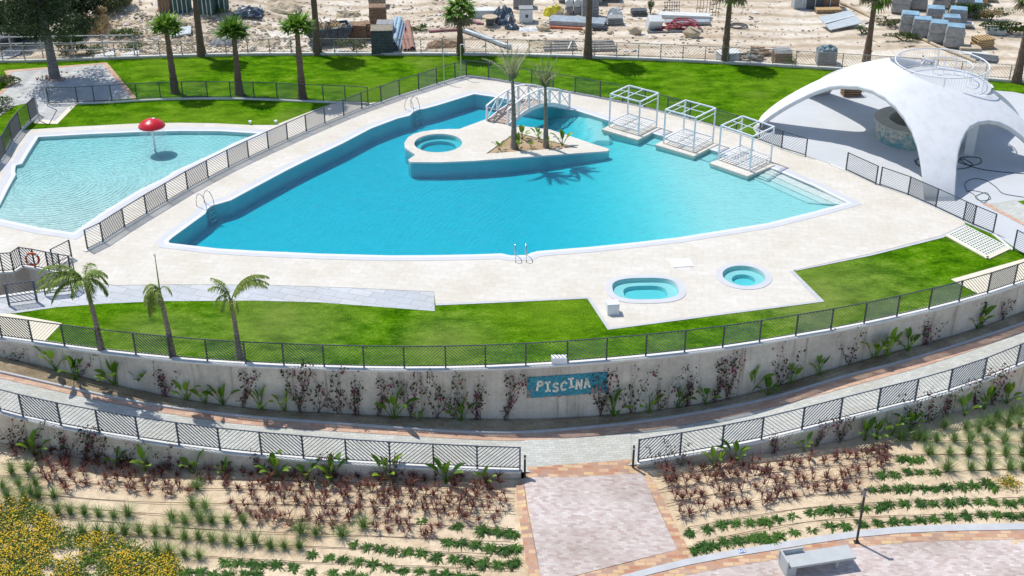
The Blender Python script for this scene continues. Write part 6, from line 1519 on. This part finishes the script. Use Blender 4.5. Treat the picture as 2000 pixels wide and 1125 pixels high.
for k in range(16): q.box((random.uniform(-.5, .5), random.uniform(-.4, .4), .08 + random.uniform(0, .35)), (random.uniform(.4, 1.0), .12, .05), random.uniform(-.4, .4), tilt=(random.uniform(-.2, .2), 0))
q.build('boards', mwd, r)
r = blockstack(1526, 122, 'square stack of white openwork lattice blocks on dark pallets behind the railing', 1.15, .95, .75, 6, mwd, R(3), name='lattice_stack', pal=True)
q = MB()
for i in range(7):
    for j in range(7): q.box((-.5 + i * .165, -.42 + j * .14, .86), (.06, .05, .12))
for j in range(4): q.box((0, -.42 + j * .28, .80), (1.15, .04, .06)); q.box((0, -.42 + j * .28, .93), (1.15, .04, .03))
q.build('lattice_top', mwht, r)
blockstack(1612, 124, 'grey slab stack with crumpled blue-grey plastic on top behind the railing', 1.25, 1.0, .95, 8, mgrey, R(-3), name='slab_stack'); p = YP(1612, 124); r = heap('torn_plastic', 1612, 124, 'crumpled blue-grey plastic lying on the slab stack', 'plastic sheet', (.62, .5, .32), mplain('blue_grey_torn_plastic', (.16, .22, .25), .4, .4, var=.5, scale=4)); r.location = p + Vector((0, 0, .96))
# dark covered boxes and boards top right
for i, (x, w_, lb) in enumerate([(1563, 1.2, 'grey wire cage pallet at the top edge left of the dark boxes'), (1588, 1.3, 'dark grey covered box at the top edge, left of the brown one'), (1617, 1.4, 'dark brown covered box at the top edge above the plank table')]):
    r = Y('covered_box', x, 14, lb, 'box', R(2)); MB().box((0, 0, .75), (w_, 1.0, 1.5)).build('cover', (mmet, mdk, mwd)[i], r, bevel=.04); MB().box((0, -.52, .75), (.05, .04, 1.5)).build('strap', mwht, r)
blockstack(1617, 24, 'low plank platform topped with a yellow board below the dark boxes', 1.9, .8, .32, 2, mtan, R(3), name='plank_table', cat='platform')
r = Y('propped_board', 1640, 52, 'large pale blue-grey board propped at a slant on rubble', 'board', R(18)); q = MB(); q.box((0, 0, .48), (2.6, 1.7, .05), 0, tilt=(R(16), R(-6))); q.build('panel', mplain('pale_blue_grey_board', (.50, .55, .57), .6, .3, var=.08), r); q = MB(); q.box((0, .05, .55), (2.5, .12, .03), R(5), tilt=(R(16), R(-6))); q.build('batten', mwht, r); MB().box((.6, .4, .22), (1.2, .6, .44)).build('prop', mbage, r)
# wrapped block pallets
wb = [(1773, 64, 1.45), (1797, 73, 1.4), (1829, 82, 1.45), (1861, 91, 1.5), (1824, 46, 1.2), (1855, 58, 1.0), (1868, 48, 1.2), (1757, 24, 1.4), (1792, 17, 1.5), (1880, 30, 1.5), (1838, 14, 1.2), (1868, 12, 1.3), (1900, 22, .8)]
wn = ['front row, leftmost', 'front row, second from left', 'front row, third from left', 'front row, rightmost and nearest', 'second row, left one', 'second row, low middle one', 'second row, right one', 'back row left, with bright blue side', 'back row, brown wrapped tall one', 'back right, with shiny blue top', 'back row at the top edge, middle', 'back row at the top edge, right of middle', 'back right, low one beside the hedge']
for (x, y, h_), nm in zip(wb, wn):
    r = Y('wrapped_pallet', x, y, 'wrapped grey block pallet, ' + nm, 'pallet', R(-14) + random.uniform(-.05, .05), 'wrapped block pallets'); q = MB(); NXX = 9
    # two tiers of wrapped blocks, each bulging a little
    for t_ in range(2):
        zb0 = .13 + t_ * (h_ - .13) / 2; hh = (h_ - .13) / 2 - .02; s_ = 1.0 - .04 * t_; w0, d0_ = .62 * s_, .55 * s_
        vs = []
        for k, (f_, zf_) in enumerate(((1.02, 0), (1.05, .3), (.99, .8), (.93, 1))):
            for a, b_ in ((-1, -1), (0, -1.03), (1, -1), (1.03, 0), (1, 1), (0, 1.03), (-1, 1), (-1.03, 0)): vs.append((a * w0 * f_ + random.uniform(-.02, .02), b_ * d0_ * f_ + random.uniform(-.02, .02), zb0 + hh * zf_))
        q2 = MB(); q2.add(vs, [(k * 8 + i, k * 8 + (i + 1) % 8, (k + 1) * 8 + (i + 1) % 8, (k + 1) * 8 + i) for k in range(3) for i in range(8)] + [tuple(24 + i for i in range(8))]); q2.build('wrapped_tier', mwrap, r)
    MB().box((0, 0, h_ + .0), (1.14, 1.0, .05), 0).build('top_cover', mblue, r, bevel=.02); pallet(r, 0, 1.2, 1.0, mtim)
for k, (x, y, n, lb) in enumerate([(1917, 91, 5, 'stack of tan wooden pallets right of the wrapped blocks')]):
    r = Y('pallet_stack', x, y, lb, 'pallets', R(12))
    for i in range(n): o = pallet(r, i * .135, 1.2, 1.0, mtan); o.location = (random.uniform(-.05, .05), random.uniform(-.05, .05), 0); o.rotation_euler = (0, 0, random.uniform(-.08, .08))
blockstack(1893, 98, 'flat stack of beige boards beside the tan pallets', 1.4, .9, .28, 3, mbage, R(-6), name='board_stack', pal=False); r = Y('grey_crate', 1944, 66, 'low grey crate with a white lid at the right side of the yard', 'crate', R(-6)); MB().box((0, 0, .22), (1.25, .8, .42)).build('crate_body', mmet, r, bevel=.02); MB().box((-.1, 0, .46), (.8, .6, .05)).build('lid', mwht, r)
planks('steel_sheets', 'dark blue-grey steel sheets with white boards behind the pavilion railing', (1896, 112), (1948, 119), 4, .3, .06, mdk, 2); planks('white_boards', 'white boards scattered left of the steel sheets', (1880, 104), (1930, 108), 3, .2, .05, mwht, 1)
blockstack(1885, 53, 'low pile of white and brown blocks beside the wrapped pallets', .9, .7, .35, 3, mwht, R(-14), name='block_stack', jit=.08)
for i, (x, y) in enumerate([(1895, 2), (1910, 8), (1925, 1)]):
    blockstack(x, y, 'pale yellow timber pallet stack at the top right edge, %s of three' % ('left', 'middle', 'right')[i], 1.2, 1.0, .8, 6, mtan, R(-10), name='pallet_stack')
# concrete slabs, boulders and kerb lines
ytube('timber_log', [(1642, 8), (1680, 25), (1725, 50)], .12, mbage, 'long pale pole lying at the edge of the dry weeds', 'pole')
ytube('kerb_line', [(1780, 68), (1830, 92), (1880, 112), (1905, 122)], .1, mbage, 'pale kerbstone line along the track below the wrapped pallets', 'kerb')
def boulder(x, y, s_, label, mat=mbage, flat_=.5):
    r = Y('boulder', x, y, label, 'rock', random.uniform(0, 3)); q = MB(); q.rock((0, 0, s_ * .2), (s_, s_ * .75, s_ * flat_)); q.build('stone', mat, r)
for x, y, s_, lb in [(358, 50, 1.0, 'pale boulder above the left short palm'), (470, 72, 1.1, 'tan boulder behind the middle short palm'), (310, 55, .9, 'pale boulder left of the left short palm crown'), (1190, 66, .55, 'small pale rock in the middle of the yard'), (1240, 66, 1.2, 'flat pale rock left of the red hose coil'), (1350, 73, 1.5, 'flat white rock in front of the red hose coil'), (1300, 63, .55, 'small square white stone on the dark boards'), (1147, 63, 1.0, 'flat rock beside the palm trunk near the orange beam'), (1062, 60, 1.1, 'flat pale rock under the left end of the orange beam'), (1024, 70, .45, 'small dark rock alone on the sand'), (640, 50, .6, 'tan rock behind the black skip')]: boulder(x, y, s_, lb)
r = Y('concrete_slab', 355, 68, 'flat grey concrete slab lying on the rubble mound', 'slab', R(10)); MB().box((0, 0, .22), (1.35, 1.1, .14), tilt=(R(10), R(-6))).build('slab', mmet, r)
for x, y, w_, lb in [(205, 112, 1.3, 'white slab leaning behind the back railing, left one'), (255, 110, 1.2, 'white slab behind the back railing, right one')]:
    r = Y('white_slab', x, y, lb, 'slab', R(20)); MB().box((0, 0, .12), (w_, .6, .12), tilt=(R(8), R(-6))).build('slab', mwht, r)
# loose rubble: countless stones of the mound and the yard floor
random.seed(12); q = MB()
for k in range(3200):
    if k < 2100: x, y = random.gauss(350, 90), random.gauss(62, 24)
    elif k < 2500: x, y = random.uniform(200, 620), random.uniform(70, 108)
    else: x, y = random.uniform(480, 1600), random.uniform(5, 105)
    if y > 106 or y < -20 or x < 190: continue
    s_ = min(.95, abs(random.gauss(0, .18)) + .07) * (1 if k < 2500 else .6); p = YP(x, y); q.rock((p.x, p.y, p.z + s_ * .1), (s_, s_ * random.uniform(.5, 1), s_ * random.uniform(.3, .6)), 0 if random.random() < .75 else 1)
tag(q.build('rubble', [mbage, mplain('white_broken_rubble', (.56, .53, .48), .9, .2, var=.2)]), kind='stuff')
# gully path at the far left
o = patch('gully_path', [G(a, b_).to_2d() for a, b_ in [(-80, 150), (0, 117), (36, 97), (50, 70), (62, 45), (45, 38), (20, 66), (-10, 95), (-80, 122)]], lambda x, y: zfar(x, y) + .08, M['kerb'], step=1.0); tag(o, kind='structure')
q = MB(); q.box((0, 0, .3), (5.5, 2.2, .5), R(55)); o = q.build('gully_shade_block', mdk); o.location = Gf(12, 84, zfar); tag(o, 'dark low block standing in for the shaded gully road at the far left edge', 'wall')  # dark box added in place of the shaded road under the trees

# scattered scrap: splinters, sheet scraps and dark crumbs over the yard floor
random.seed(44); q = MB()
for k in range(900):
    if random.random() < .6: x, y = random.uniform(560, 1480), abs(random.gauss(45, 32))
    else: x, y = random.uniform(230, 1980), random.uniform(0, 112)
    p = YP(x, y)
    if p.y < BY(p.x) + .6: continue
    L_ = random.uniform(.08, .7) * random.random(); q.box((p.x, p.y, p.z + .03), (L_ + .06, random.uniform(.03, .14), random.uniform(.02, .06)), random.uniform(0, 3.1), random.choice((0, 0, 1, 2, 3)), tilt=(random.uniform(-.2, .2), random.uniform(-.2, .2)))
tag(q.build('scrap', [mbage, mdk, mwht, mtim]), kind='stuff')

for x, y, rx, rz_, mt, lb in [(585, 45, 1.3, .5, mbage, 'low tan earth mound left of the tall palm trunk by the skip'), (545, 18, 1.6, .6, mbage, 'low tan earth mound at the top edge above the right short palm'), (440, 84, 1.0, .45, mgrey, 'grey rubble heap behind the middle short palm'), (520, 84, .9, .25, mbage, 'small flat earth mound right of the middle short palm'), (865, 88, 1.1, .35, mwd, 'brown heap of roots and scrap behind the railing left of the drooping palm'), (1060, 88, 1.0, .2, mbage, 'flat sandy mound behind the railing left of the rubber mat'), (680, 30, .9, .4, mbage, 'small tan mound behind the brown board stack')]:
    heap('earth_mound', x, y, lb, 'mound', (rx, rx * .7, rz_), mt)
